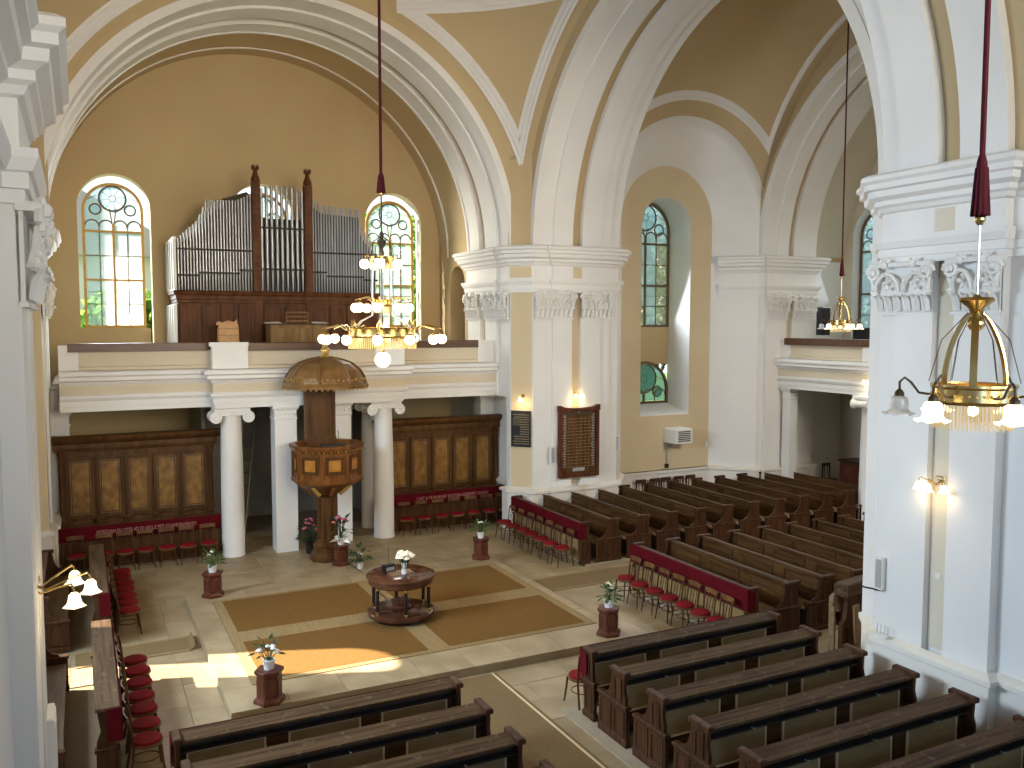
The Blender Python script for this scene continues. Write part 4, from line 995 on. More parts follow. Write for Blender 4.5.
# ------------------------------------------------------------------ communion table and what stands on it
t = thing('round_table', 'round two tier mahogany table with black columns on the brown carpet', 'table', (5.58, 16.12, .174))
TR = .68; t.scale = (1, 1, 1.065)
MB().lathe([(0,.06),(TR-.04,.06),(TR-.02,.08),(TR-.02,.14),(TR-.05,.16),(0,.16)], n=40).build('lower_tier', M['table'], t)
MB().lathe([(0,0),(TR-.12,0),(TR-.1,.06),(0,.06)], n=32).build('foot', M['dark'], t)
MB().lathe([(TR-.16,.66),(TR-.06,.66),(TR-.04,.68),(TR-.04,.76),(TR,.78),(TR,.81),(TR-.03,.825),(0,.825)], n=48).build('tabletop', M['table'], t)
for k in range(6):
    a = 2*PI*k/6 + .35; x, y = .58*math.cos(a), .58*math.sin(a)
    lg = MB().lathe([(.034,.16),(.034,.66)], x, y, 12).build('leg', M['black'], t)
    MB().lathe([(.045,.16),(.045,.2),(.036,.21)], x, y, 12).build('brass_foot', M['brass'], lg); MB().lathe([(.036,.61),(.045,.62),(.045,.66)], x, y, 12).build('brass_cap', M['brass'], lg)
m = MB(); m.lathe([(.17,.16),(.2,.2),(.16,.24),(.2,.30),(.2,.32)], n=20); m.build('lower_bowl', M['mahog'], t)
MB().box(-.24,.26,-.14,.2,.825,.829).build('inset_top', M['seat'], t, smooth=False)
t = thing('vase', 'white vase with cream flowers on the round table', 'vase', (5.62, 16.02, 1.06))
MB().lathe([(.05,0),(.055,.02),(.05,.1),(.055,.2),(.06,.22)], n=16).build('vase_body', M['pot'], t)
def blooms(t, n, r, h, z0, m, pr, name='flower', stem=True):
    for k in range(n):
        a = random.uniform(0, 2*PI); q = r*math.sqrt(random.random()); x, y, z = q*math.cos(a), q*math.sin(a), z0 + h*(1 - (q/r)**2*.6) + random.uniform(-.02,.02)
        f = MB()
        for j in range(6):
            b = 2*PI*j/6; f.ball((x+pr*.6*math.cos(b), y+pr*.6*math.sin(b), z), pr*.55, 6, 4, (1,1,.6))
        f.ball((x,y,z+pr*.2), pr*.6, 6, 4)
        f.build(name, M[m], t)
        if stem: MB().tube([(x*.15,y*.15,.02),(x*.6,y*.6,z*.7),(x,y,z)], .006, 4).build('stem', M['leafd'], t)
def leaves(t, n, r, h, z0, m, size, name='leaf', droop=.3):
    for k in range(n):
        a = random.uniform(0, 2*PI); e = random.uniform(.15, 1.25); d = Vector((math.cos(a)*math.cos(e), math.sin(a)*math.cos(e), math.sin(e)))
        p = Vector((0,0,z0)) + Vector((d.x*r, d.y*r, d.z*h))*random.uniform(.55, 1)
        s = size*random.uniform(.7, 1.2); up = Vector((0,0,1)); rt = d.cross(up).normalized(); dn = (d + Vector((0,0,-droop*2))).normalized()
        tip = p + dn*s
        nn = rt.cross(dn)*.12*s
        f = MB().add([p, p+dn*s*.45+rt*s*.26, tip, p+dn*s*.45-rt*s*.26, p+dn*s*.45-nn], [(0,1,4),(1,2,4),(2,3,4),(3,0,4)])
        f.tube([Vector((d.x*.01,d.y*.01,z0-.05)), p*.6+Vector((0,0,z0))*.4, p], .004, 3)
        f.build(name, M[m], t)
blooms(t, 20, .17, .17, .27, 'flower', .06)
leaves(t, 8, .1, .1, .22, 'leaf', .09)
t = thing('radio', 'small black box with raised antenna on the round table', 'radio', (5.40, 16.32, 1.06), .2)
MB().bbox(-.12,.12,-.07,.07,0,.15,.02).build('case', M['black'], t, smooth=False)
MB().box(-.09,.09,-.074,-.07,.03,.1).build('front_grille', M['silver'], t, smooth=False)
MB().tube([(.02,.05,.14),(.04,.05,.52)], .005, 5).build('antenna', M['black'], t)
t = thing('floor_cable', 'thin dark cable running across platform from pulpit to round table', 'cable', (5.6, 19.0, 0))
MB().tube([(.28,2.2,.012),(.3,1.6,.012),(.35,.75,.012),(.33,.53,.02),(.36,.51,.165),(.3,.1,.162),(.1,-.6,.185),(.02,-2.2,.185)], .009, 5).build('cable_run', M['black'], t)

# ------------------------------------------------------------------ plant stands and potted plants
def stand(x, y, z, label, h=.52):
    t = thing('plant_stand', label, 'stand', (x, y, z), random.uniform(-.2,.2), 'hexagonal wooden plant stands')
    MB().lathe([(.245,0),(.245,.05),(.22,.08),(.205,.09)], n=6).build('foot', M['mahog'], t, smooth=False)
    MB().lathe([(.195,.09),(.19,h-.08)], n=6).build('body', M['mahog'], t, smooth=False)
    MB().lathe([(.195,h-.08),(.225,h-.05),(.23,h-.01),(.22,h)], n=6).build('cap', M['mahog'], t, smooth=False)
    for k in range(6):
        a = 2*PI*(k+.5)/6; R = Matrix.Rotation(a, 4, 'Z'); ap = .19*math.cos(PI/6)
        MB().box(ap-.01, ap+.012, -.075, .075, .15, h-.13, R).build('side_panel', M['mahog'], t, smooth=False)
def potted(x, y, z, label, kind):
    t = thing('potted_plant', label, 'plant', (x, y, z))
    MB().lathe([(.075,0),(.08,.02),(.09,.13),(.098,.14),(.095,.15),(.08,.15),(.07,.13),(0,.13)], n=18).build('pot', M['pot'], t)
    if kind == 'white':
        leaves(t, 16, .24, .32, .16, 'leafd', .14); blooms(t, 8, .18, .16, .2, 'white_petal', .04)
    elif kind == 'cream':
        leaves(t, 32, .2, .3, .15, 'leaf', .16); blooms(t, 3, .08, .12, .32, 'flower', .04)
    else:
        leaves(t, 32, .2, .3, .15, 'leaf', .16); blooms(t, 3, .1, .12, .28, 'flower', .035)
SP = [(2.42, 19.25, 'far left', 'cream'), (2.48, 13.38, 'near left', 'white'), (8.82, 19.4, 'far right', 'green'), (8.78, 13.5, 'near right', 'cream')]
for x, y, w, kd in SP:
    stand(x, y, .15, f'dark hexagonal plant stand at the {w} corner of the platform')
    potted(x, y, .67, {'far left':'bushy potted plant with pale bud on the far left stand','near left':'white flowering potted plant on the near left stand','far right':'dark leaved potted plant on the far right stand by the choir chairs','near right':'green potted plant with yellowish top on the near right stand'}[w], kd)
stand(5.70, 20.95, 0, 'short dark stand beside the pulpit foot under a white wrapped plant', .50)
t = thing('potted_plant', 'red flowering plant in white paper wrap right of the pulpit foot', 'plant', (5.70, 20.95, .5))
m = MB(); m.lathe([(.07,0),(.1,.1),(.17,.2),(.13,.16),(.0,.1)], n=9)
for k in range(5):
    a = 2*PI*k/5; m.add([(.1*math.cos(a),.1*math.sin(a),.08),(.3*math.cos(a+.3),.3*math.sin(a+.3),.06+.12*(k%2)),(.12*math.cos(a+.8),.12*math.sin(a+.8),.2)], [(0,1,2)])
m.build('paper_wrap', M['paper'], t, smooth=False)
leaves(t, 20, .26, .5, .2, 'leafd', .2); blooms(t, 9, .2, .25, .45, 'pink', .05)
t = thing('potted_plant', 'low dark green plant in white pot on floor before the pulpit stand', 'plant', (6.02, 20.4, 0))
MB().lathe([(.07,0),(.1,.16),(.09,.17),(0,.15)], n=14).build('pot', M['pot'], t); leaves(t, 26, .22, .42, .18, 'leafd', .2); blooms(t, 2, .1, .1, .3, 'white_petal', .03)
t = thing('flower_bouquet', 'tall pink flowered plant behind the left side of the pulpit foot', 'plant', (5.25, 22.35, 0))
MB().lathe([(.1,0),(.14,.3),(.12,.31),(0,.28)], n=14).build('pot', M['dark'], t); leaves(t, 22, .26, .7, .3, 'leafd', .2); blooms(t, 14, .28, .45, .45, 'pink', .045)
# ------------------------------------------------------------------ organ on the gallery
OX, OY, OZ = 5.35, 25.5, 4.55
t = thing('pipe_organ', 'organ with silver pipes in a dark carved case, centre of the gallery', 'organ', (OX, OY, OZ))
xl, xr = -2.88, 2.88
MB().box(xl, xr, .06, 2.4, 0, 2.28).build('case', M['organ'], t, smooth=False)
MB().sweep([(xl,1.5),(xl,0),(xr,0),(xr,1.5)], [(0,2.02),(.03,2.03),(.03,2.10),(.05,2.12),(.05,2.22),(.1,2.26),(.12,2.32),(.08,2.36),(-.3,2.36),(-.3,2.02)], 1).build('impost', M['organ'], t, smooth=False)
MB().sweep([(xl,1.5),(xl,0),(xr,0),(xr,1.5)], [(0,0),(.06,0),(.06,.2),(.03,.24),(0,.24)], 1).build('skirting', M['organ'], t, smooth=False)
pan = [(-2.82,-2.30),(-2.24,-1.80),(-1.74,-1.32),(-1.26,-.84),(-.56,.02),(.08,.62),(.88,1.30),(1.36,1.82),(1.88,2.32),(2.38,2.82)]
for a, b in pan:
    fr = MB()
    frame(fr, a, b, .28, 1.99, .08, -.012, .055)
    f = fr.build('panel_frame', M['organ'], t, smooth=False)
    MB().box(a+.08,b-.08,.02,.062,.36,1.91).build('panel', M['organ'], f, smooth=False)
def pipe(x, y, zt, r, zm=2.95):
    m = MB(); m.lathe([(.012,2.36),(r*.9,zm-.03),(r,zm),(r,zt),(r*.86,zt),(r*.86,zt-.12)], x, y, 10, caps=False)
    m.box(x-r*.55, x+r*.55, y-r*1.04, y-r*.8, zm+.005, zm+.03+r*.4)
    return m.build('pipe', M['pipe'], t)
def interp(pts, x):
    for (xa, ya), (xb, yb) in zip(pts, pts[1:]):
        if x <= xb: return ya + (yb-ya)*(x-xa)/(xb-xa)
    return pts[-1][1]
L_ = [(-2.84,3.78),(-2.4,4.2),(-2.0,4.66),(-1.75,4.9),(-1.3,4.9),(-1.1,4.98),(-.84,5.12)]
R_ = [(.90,5.12),(1.2,4.92),(2.25,4.86),(2.32,4.86),(2.42,4.25),(2.84,3.78)]
for k in range(25):
    x = -2.82 + 1.96*k/24; pipe(x, .17, interp(L_, x), .028, 3.02 if x > -1.2 else (2.9 if x > -2.4 else 2.84))
for k in range(9): pipe(-1.98 + .085*k - .3, .42, 4.92 if k > 2 else 4.3 + .2*k, .028)
for k in range(9):
    x = -.56 + 1.16*k/8; pipe(x, .14, (5.30,5.36,5.39,5.40,5.40,5.39,5.37,5.33,5.28)[k], .047, 3.06)
for k in range(24):
    x = .92 + 1.9*k/23; pipe(x, .17, interp(R_, x), .027, 3.02 if x < 1.2 else 2.9)
for (a, b, z) in ((-2.86,-.80,3.50),(-.64,.66,4.18),(.86,2.86,3.52),(-2.86,-2.3,2.78),(-2.3,-1.2,2.86),(-1.2,-.8,2.95),(-.64,.66,3.0),(.86,1.3,2.95),(1.3,2.4,2.84),(2.4,2.86,2.75)):
    MB().box(a, b, .05, .09, z-.025, z+.025).build('pipe_rail', M['dark'], t, smooth=False)
for x in (-.72, .76):
    m = MB(); m.box(x-.115,x+.115,-.02,.2,2.3,5.45)
    for k in range(14): m.box(x-.085,x+.085,-.05,-.02,2.42+.21*k,2.55+.21*k)
    m.lathe([(.11,5.45),(.13,5.5),(.12,5.56),(.07,5.68),(.06,5.76),(.10,5.82),(.11,5.84)], x, .08, 10)
    for k in range(6): a = PI*k/3; m.lathe([(.028,5.8),(.03,5.86),(.0,5.95)], x+.085*math.cos(a), .08+.085*math.sin(a), 5)
    m.build('carved_post', M['organ'], t, smooth=False)
    m = MB(); m.box(x-.12,x+.12,-.04,.1,0.0,2.36)
    for k in range(9): m.box(x-.09,x+.09,-.06,-.04,.3+.21*k,.43+.21*k)
    m.build('carved_pilaster', M['organ'], t, smooth=False)
MB().add([(-1.45,.5,4.95),(-.75,.5,5.1),(-.75,1.4,5.35),(-1.45,1.4,5.1),(-1.45,.5,4.5),(-.75,.5,4.5),(-.75,1.4,4.5),(-1.45,1.4,4.5)], [(0,1,2,3),(0,4,5,1),(1,5,6,2),(2,6,7,3),(3,7,4,0),(7,6,5,4)]).build('swell_roof', M['dark'], t, smooth=False)
MB().box(-1.5, 1.6, .55, 1.4, 2.3, 4.5).build('swell_box', M['dark'], t, smooth=False)
for pts in (L_, R_): MB().prism([(pts[0][0], 2.3)] + [(a, b-.22) for a, b in pts] + [(pts[-1][0], 2.3)], 'y', .30, .34).build('pipe_gap_shade', M['dark'], t, smooth=False)  # dark boards added to paint the shade in the gaps between pipes
MB().box(-.7, .8, .30, .34, 2.3, 4.35).build('pipe_gap_shade', M['dark'], t, smooth=False)  # added dark board, same painted shade behind the centre pipes
sd = MB(); sd.box(-2.94,-2.89,.0,2.3,2.36,3.75).box(-2.96,-2.88,-.02,2.35,3.75,3.82)
for k in range(5): sd.box(-2.97,-2.94,.02+.54*k,.12+.54*k,2.4,3.72)
sd.build('side_screen', M['whitep'], t, smooth=False)  # white colour paints in the window light falling on the case side
sd = MB(); sd.box(-2.96,-2.90,.02,2.38,0.2,1.98)
for k in range(5): sd.box(-2.985,-2.96,.04+.54*k,.14+.54*k,.25,1.95)
sd.build('side_panel', M['whitep'], t, smooth=False)  # lower case side, window light painted in as white too
# console, bench rack, papers, lectern
t = thing('organ_console', 'oak organ console with low panelled back behind the gallery rail', 'console', (5.5, 24.25, 4.55))
MB().box(-.78,.78,0,.75,0,1.40).build('body', M['console'], t, smooth=False)
MB().bbox(-.84,.84,-.05,.8,1.40,1.445,.01).build('top', M['oak'], t, smooth=False)
for k in range(4): MB().box(-.72+.37*k,-.40+.37*k,-.014,.0,.15,1.32).build('back_panel', M['console'], t, smooth=False)
for z in (1.50,1.62,1.74): MB().box(-.32,.30,.2,.24,z,z+.035).build('music_shelf', M['console'], t, smooth=False)
for s in (-.32,.28): MB().box(s,s+.03,.2,.24,1.445,1.78).build('rack_post', M['console'], t, smooth=False)
tag(MB().add([(4.62,24.3,6.0),(5.05,24.32,6.0),(5.02,24.62,6.03),(4.6,24.6,6.02),(4.62,24.3,6.012),(5.05,24.32,6.012),(5.02,24.62,6.05),(4.6,24.6,6.035)],[(3,2,1,0),(4,5,6,7),(0,1,5,4),(1,2,6,5),(2,3,7,6),(3,0,4,7)]).build('sheet_music', M['paper'], smooth=False), 'loose white sheets lying on the left of the organ console', 'paper')
tag(MB().add([(5.9,24.3,6.0),(6.3,24.28,6.0),(6.32,24.58,6.02),(5.92,24.6,6.03),(5.9,24.3,6.012),(6.3,24.28,6.012),(6.32,24.58,6.04),(5.92,24.6,6.05)],[(3,2,1,0),(4,5,6,7),(0,1,5,4),(1,2,6,5),(2,3,7,6),(3,0,4,7)]).build('sheet_music', M['paper'], smooth=False), 'loose white sheets lying on the right of the organ console', 'paper')
t = thing('lectern', 'honey coloured wooden lectern on gallery above the left ionic column', 'lectern', (3.58, 24.0, 4.55))
MB().add([(-.28,0,0),(.28,0,0),(.28,.45,0),(-.28,.45,0),(-.24,.05,1.42),(.26,.05,1.42),(.26,.4,1.30),(-.24,.4,1.30)],[(3,2,1,0),(4,5,6,7),(0,1,5,4),(1,2,6,5),(2,3,7,6),(3,0,4,7)]).build('body', M['honey'], t, smooth=False)
for z in (.9,1.12,1.3): MB().box(-.27,.28,.005,.05,z,z+.02).build('front_slat', M['console'], t, smooth=False)
m = MB(); m.prism([(-.26,1.40),(.28,1.40),(.28,1.56),(.2,1.48),(.05,1.53),(-.1,1.47),(-.2,1.50),(-.26,1.46)], 'y', .38, .42); m.build('carved_back', M['honey'], t, smooth=False)
t = thing('music_stand', 'thin black stand leaning at the gallery post left of centre', 'stand', (3.28, 23.1, 4.93))
MB().tube([(0,-.08,.02),(-.05,.05,.45),(-.1,.1,.62)], .02, 5).build('stem', M['black'], t)
t = thing('loudspeaker', 'black loudspeaker on the white pier beside the far right gallery', 'speaker', (22.55, 21.9, 5.6))
MB().bbox(.0,.35,-.28,.0,0,.95,.03).build('cabinet', M['black'], t, smooth=False); MB().box(.03,.32,-.29,-.28,.05,.88).build('grille', M['dark'], t, smooth=False)
t = thing('harmonium', 'dark keyboard instrument top showing over the far right gallery rail', 'instrument', (23.6, 20.2, 4.55))
MB().bbox(-.3,.3,-.8,.8,0,1.25,.03).build('case', M['black'], t, smooth=False); MB().bbox(-.34,.34,-.84,.84,1.25,1.30,.02).build('lid', M['dark'], t, smooth=False)
# stair seen in the dark bay under the organ gallery
t = thing('ladder', 'pale ladder leaning in the dark bay between left column and pillar', 'ladder', (3.95, 25.4, 0))
for s in (0, .34): MB().tube([(s-.25,-.3,0),(s+.3,.5,3.6)], .022, 5).build('ladder_rail', M['iron'], t)
for k in range(9):
    f = .08+.1*k; MB().tube([(-.25+.55*f,-.3+.8*f,3.6*f),(.09+.55*f,-.3+.8*f,3.6*f)], .012, 5).build('rung', M['iron'], t)

# ------------------------------------------------------------------ chandeliers
def lamp(parent, loc, power, col=(1.0, .76, .42), rad=.15):
    d = bpy.data.lights.new('lamp_light', 'POINT'); d.energy = power; d.color = col; d.shadow_soft_size = rad
    o = bpy.data.objects.new('lamp_light', d); COL.objects.link(o); o.parent = parent; o.location = loc
def cord(t, z0, z1, r=.022, q=.62):
    MB().tube([(0,0,z0),(0,0,z1)], r, 8).build('cord', M['cord'], t)
    m = MB(); m.lathe([(.02,z0+.12),(.05*q,z0+.08),(.07*q,z0-.05),(.085*q,z0-.26),(.07*q,z0-.27),(0,z0-.2)], n=14)
    for k in range(12): a = 2*PI*k/12; m.tube([(.055*q*math.cos(a),.055*q*math.sin(a),z0+.04),(.088*q*math.cos(a),.088*q*math.sin(a),z0-.27)], .008, 4)
    m.build('tassel', M['cord'], t)
    MB().lathe([(.02,z0-.26),(.055*q,z0-.28),(.055*q,z0-.30),(.015,z0-.33)], n=12).build('tassel_cap', M['brass'], t)
AX, AY = 5.25, 16.1
t = thing('chandelier', 'large three tier brass chandelier with lit white globes before the organ', 'chandelier', (AX, AY, 5.2))
cord(t, 3.55, 9.55, .03, .95)
MB().tube([(0,0,.55),(0,0,3.3)], .016, 6).build('stem', M['iron'], t)
MB().lathe([(.02,2.55),(.05,2.5),(.03,2.42),(.09,2.38),(.07,2.3),(.03,2.22),(.05,2.14),(.03,2.05),(.02,1.98)], n=14).build('crown_cup', M['iron'], t)
MB().lathe([(.02,.2),(.05,.24),(.03,.3),(.06,.45),(.02,.55)], n=12).build('bottom_stem', M['brass'], t)
def tier(z, rdrum, h, fr_h, rg, n, gr, ph=0, fringe=True):
    m = MB(); m.lathe([(rdrum-.02,z),(rdrum,z),(rdrum+.015,z+.02),(rdrum,z+.04),(rdrum,z+h-.03),(rdrum+.02,z+h),(rdrum-.02,z+h)], n=32, caps=False); m.build('drum', M['brass'], t)
    for k in range(3): a = PI*k/3; MB().tube([(rdrum*math.cos(a),rdrum*math.sin(a),z+h*.5),(-rdrum*math.cos(a),-rdrum*math.sin(a),z+h*.5)], .012, 5).build('spoke', M['brass'], t)
    if fringe:
        m = MB(); q = int(60*rdrum/.4)
        for k in range(q): a = 2*PI*k/q; m.tube([(rdrum*math.cos(a),rdrum*math.sin(a),z+.01),(rdrum*math.cos(a),rdrum*math.sin(a),z-fr_h)], .011, 4)
        o = m.build('glass_fringe', M['fringe'], t); o['kind'] = 'stuff'
    for k in range(n):
        a = 2*PI*k/n + ph; c, s = math.cos(a), math.sin(a)
        ar = MB().tube([(rdrum*c,rdrum*s,z+h*.6),((rdrum*.6+rg*.4)*c,(rdrum*.6+rg*.4)*s,z+h+.05),(rg*c,rg*s,z+h*.9),(rg*c,rg*s,z+.06+gr)], .012, 5).build('arm', M['brass'], t)
        MB().lathe([(.03,z+gr*1.0),(.055,z+gr*.8),(.05,z+gr*.6)], rg*c, rg*s, 10).build('gallery_cap', M['brass'], ar)
        g = MB().ball((rg*c, rg*s, z-.02), gr, 14, 9).build('globe', M['globe'], ar)
tier(.52, .64, .20, .20, 1.14, 12, .095, .13)
tier(1.12, .18, .14, .12, .52, 8, .09, .3)
tier(1.95, .22, .12, .1, .33, 5, .095, .5)
MB().ball((0,0,.10), .15, 16, 10).build('globe', M['globe'], t)
for k in range(6):
    a = PI*k/3+.3; c, s = math.cos(a), math.sin(a)
    MB().tube([(.6*c,.6*s,.7),(.45*c,.45*s,.85),(.22*c,.22*s,.95),(.2*c,.2*s,1.95)], .012, 5).build('suspension', M['silver'], t)
    MB().prism([(-.07,0),(.07,0),(.05,.07),(0,.15),(-.05,.07)], 'y', -.008, .008).build('cresting', M['brass'], t, loc=(.65*c,.65*s,.72), rotz=a+PI/2)
    MB().tube([(.21*c,.21*s,2.05),(.19*c,.19*s,2.35),(.04*c,.04*s,2.45)], .009, 5).build('upper_arm', M['iron'], t)
for z, p in ((-.35, 190),): lamp(t, (0, 0, z), p, rad=.5)

def small_chandelier(label, loc, ztop, power):
    # z = 0 at the underside of the drum
    t = thing('chandelier', label, 'chandelier', loc)
    cord(t, 1.50, ztop, .018)
    MB().tube([(0,0,.6),(0,0,1.2)], .008, 6).build('stem', M['silver'], t)
    MB().tube([(0,0,.0),(0,0,.62)], .012, 6).build('centre_rod', M['brass'], t)
    m = MB(); m.lathe([(.015,.60),(.03,.58),(.05,.63),(.11,.68),(.10,.70),(.04,.69),(.015,.72)], n=14); m.ball((0,0,.53), .055, 12, 8); m.build('crown_cup', M['brass'], t)
    dr = MB(); R = .25; dr.lathe([(R-.012,0),(R,0),(R+.008,.012),(R,.022),(R,.10),(R+.012,.115),(R+.012,.13),(R-.012,.13)], n=36, caps=False); dr.build('drum', M['brass'], t)
    bd = MB()
    for k in range(36): a = 2*PI*k/36; bd.ball((R*1.02*math.cos(a), R*1.02*math.sin(a), .06), .009, 5, 4)
    o = bd.build('beading', M['gilt'], t); o['kind'] = 'stuff'
    m = MB()
    for k in range(64): a = 2*PI*k/64; m.tube([((R-.012)*math.cos(a),(R-.012)*math.sin(a),.0),((R-.012)*math.cos(a),(R-.012)*math.sin(a),-.15-.015*(k%2))], .006, 4)
    o = m.build('glass_fringe', M['fringe'], t); o['kind'] = 'stuff'
    for k in range(3):
        a = 2*PI*k/3-.955+.5; c, s = math.cos(a), math.sin(a)
        pts = [(.045+.175*math.sin(u)**1.4, .60-.50*(1-math.cos(u))**.9) for u in [PI/2*i/8 for i in range(9)]]
        vs = []
        for (r, z) in pts: vs += [(r*c-.022*s, r*s+.022*c, z), (r*c+.022*s, r*s-.022*c, z), ((r-.012)*c+.022*s, (r-.012)*s-.022*c, z-.006), ((r-.012)*c-.022*s, (r-.012)*s+.022*c, z-.006)]
        MB().add(vs, [(i*4+q, i*4+(q+1)%4, i*4+4+(q+1)%4, i*4+4+q) for i in range(8) for q in range(4)] + [(0,1,2,3),(35,34,33,32)]).build('strap', M['brass'], t)
    for k in range(6):
        a = 2*PI*k/6 - .955; c, s = math.cos(a), math.sin(a); ro = .45
        ar = MB().tube([(R*c,R*s,.05),(.33*c,.33*s,.06),(.38*c,.38*s,.13),(.42*c,.42*s,.16),(ro*c,ro*s,.13),(ro*c,ro*s,.07)], .009, 5).build('arm', M['iron'], t)
        MB().lathe([(.012,.08),(.03,.06),(.034,.03)], ro*c, ro*s, 10).build('gallery_cap', M['iron'], ar)
        n = 16; prof = [(.034,.035),(.055,.02),(.062,-.02),(.06,-.055),(.075,-.075),(.105,-.09)]; vs = []
        for (r, z) in prof:
            for i in range(n):
                b = 2*PI*i/n; w = 1 + (.14*math.cos(b*6) if r > .07 else 0)*((r-.06)/.045); vs.append((ro*c + r*w*math.cos(b), ro*s + r*w*math.sin(b), z + (.012*math.cos(b*6) if r > .09 else 0)))
        lit = k != 3
        MB().add(vs, [(j*n+i, j*n+(i+1)%n, (j+1)*n+(i+1)%n, (j+1)*n+i) for j in range(5) for i in range(n)]).build('lamp_shade', M['shade'] if lit else M['clearshade'], ar)
        if lit: MB().ball((ro*c, ro*s, -.03), .028, 8, 6).build('bulb', M['bulb'], ar)
        MB().tube([(.05*c,.05*s,.6),(.2*c,.2*s,.42),(.27*c,.27*s,.14)], .003, 4).build('wire', M['iron'], t)
    MB().ball((0,0,-.05), .035, 8, 6).build('bulb', M['bulb'], t)
    lamp(t, (0,0,-.4), power, rad=.3)
small_chandelier('brass chandelier with frilled glass shades in front of the near white pier', (5.3, 3.76, 5.47), 8.4, 9)
small_chandelier('small brass chandelier with lit shades hanging in the right arm', (17.2, 15.9, 5.95), 9.9, 14)

# ------------------------------------------------------------------ wall lamps
def sconce(label, loc, rotz, n=3, power=10, reach=.30):
    # mounted on the plane y = 0, projecting to +y
    t = thing('wall_lamp', label, 'lamp', loc, rotz, 'brass wall lamps')
    MB().lathe([(.0,-.03),(.055,-.03),(.06,-.02),(.03,0),(.0,.0)], n=12).build('rose', M['iron'], t)
    bpy.context.view_layer.update()
    r = t.children[0]; r.rotation_euler = (-PI/2, 0, 0)
    for k in range(n):
        a = (k-(n-1)/2)*.75; x, y = reach*math.sin(a), .05+reach*math.cos(a)*.9
        ar = MB().tube([(0,.02,0),(x*.3,y*.35,-.07),(x*.65,y*.7,.0),(x*.9,y*.95,.04),(x,y,.0),(x,y,-.03)], .009, 5).build('arm', M['brass'], t)
        MB().tube([(x*.2+.03*math.cos(u), y*.25, .03+.03*math.sin(u)) for u in [i*.6 for i in range(9)]], .006, 4).build('scroll', M['brass'], ar)
        nn = 14; prof = [(.025,-.03),(.045,-.05),(.05,-.09),(.06,-.12),(.085,-.14)]; vs = []
        for (rr, z) in prof:
            for i in range(nn):
                b = 2*PI*i/nn; w = 1 + (.12*math.cos(b*5) if rr > .07 else 0); vs.append((x + rr*w*math.cos(b), y + rr*w*math.sin(b), z))
        MB().add(vs, [(j*nn+i, j*nn+(i+1)%nn, (j+1)*nn+(i+1)%nn, (j+1)*nn+i) for j in range(4) for i in range(nn)]).build('lamp_shade', M['shade'], ar)
        MB().ball((x, y, -.10), .032, 8, 6).build('bulb', M['bulb'], ar)
    lamp(t, (0, .05+reach*.75, -.17), power, rad=.06)
D45 = math.atan2(-.46, -.52) - PI/2
sconce('single lit wall lamp above the black stone plaque', (11.40, 22.10, 3.92), D45, 1, 6, .2)
sconce('double lit wall lamp above the tall wooden name board', (12.99, 21.93, 3.98), PI, 2, 7, .3)
sconce('triple lit wall lamp on the near white pier at right', (11.07, 8.28, 3.75), PI/2, 3, 2.2, .3)
sconce('triple lit wall lamp on the near left pillar, glowing brightly', (-.49, 8.28, 3.80), -PI/2, 3, 6, .52)
sconce('double lit wall lamp on the far right gallery front', (20.78, 17.95, 4.38), PI/2, 2, 8, .25)

# ------------------------------------------------------------------ plaques, boards and small wall fittings
t = thing('plaque', 'black stone plaque with faint carved lines on the pier corner', 'plaque', (11.36, 22.14, 2.44), D45)
MB().bbox(-.30,.30,0.008,.05,0,1.05,.008).build('slab', M['plaque'], t, smooth=False)
for k in range(13):
    m = MB(); x = -.25
    while x < (.0 if 3 < k < 8 else .2):
        w = random.uniform(.02,.06); m.box(x, x+w, .05, .053, .08+k*.07, .105+k*.07); x += w+.015
    m.build('carved_line', M['gold'], t, smooth=False)
m = MB(); m.prism([(.06,.62),(.24,.62),(.24,.84),(.06,.84)], 'y', .05, .06); m.build('relief', M['iron'], t, smooth=False)
t = thing('name_board', 'tall brown wooden name board with gold lettering columns on the pier', 'board', (13.04, 21.78, 1.5), PI)
m = MB()
for q in ((-.68,-.58,.1,2.0),(.58,.68,.1,2.0),(-.68,.68,0,.10)): m.box(q[0],q[1],0,.11,q[2],q[3])
tp = [(-.70,1.95),(.70,1.95),(.70,2.12),(.63,2.12)] + [(.63-1.26*i/10, 2.08-.05*math.sin(PI*i/10)) for i in range(1,10)] + [(-.63,2.12),(-.70,2.12)]
m.prism(tp, 'y', 0, .13); m.build('frame', M['mahog'], t, smooth=False)
MB().box(-.60,.60,0,.05,.08,1.96).build('field', M['oak'], t, smooth=False)
for c in range(8):
    for k in range(34):
        if 0 < c < 7 and k > 31: continue
        m = MB(); x = -.54 + c*.138; w = random.uniform(.07,.12); z = .3 + k*.047
        m.box(x, x+w, .05, .053, z, z+.016)
        if c in (0, 7) or k % 2 == 0: m.build('name_line', M['gold'] if c not in (0, 7) else M['silver'], t, smooth=False)
m = MB(); m.box(-.5,.5,.05,.055,1.82,1.92); m.ball((0,.06,1.87),.07,8,6,(1,.3,1)); m.build('painted_header', M['iron'], t, smooth=False)
MB().box(-.2,.2,.05,.065,.17,.27).build('metal_plate', M['silver'], t, smooth=False)
def colspeaker(label, loc, rotz, bracket=False):
    t = thing('column_speaker', label, 'speaker', loc, rotz, 'slim grey column speakers')
    MB().bbox(-.07,.07,.01,.11,0,.50,.01).build('housing', M['whitep'], t, smooth=False)
    MB().box(-.052,.052,.11,.118,.03,.47).build('grille', M['silver'], t, smooth=False)
    if bracket: MB().tube([(0,.05,-.02),(.25,.12,-.03),(.33,.14,.0)], .014, 5).build('bracket', M['black'], t)
colspeaker('slim grey wall speaker left of the wooden name board', (12.16, 21.80, 1.95), PI)
colspeaker('slim grey wall speaker on wall right of the name board pier', (14.62, 22.07, 2.1), PI-.65)
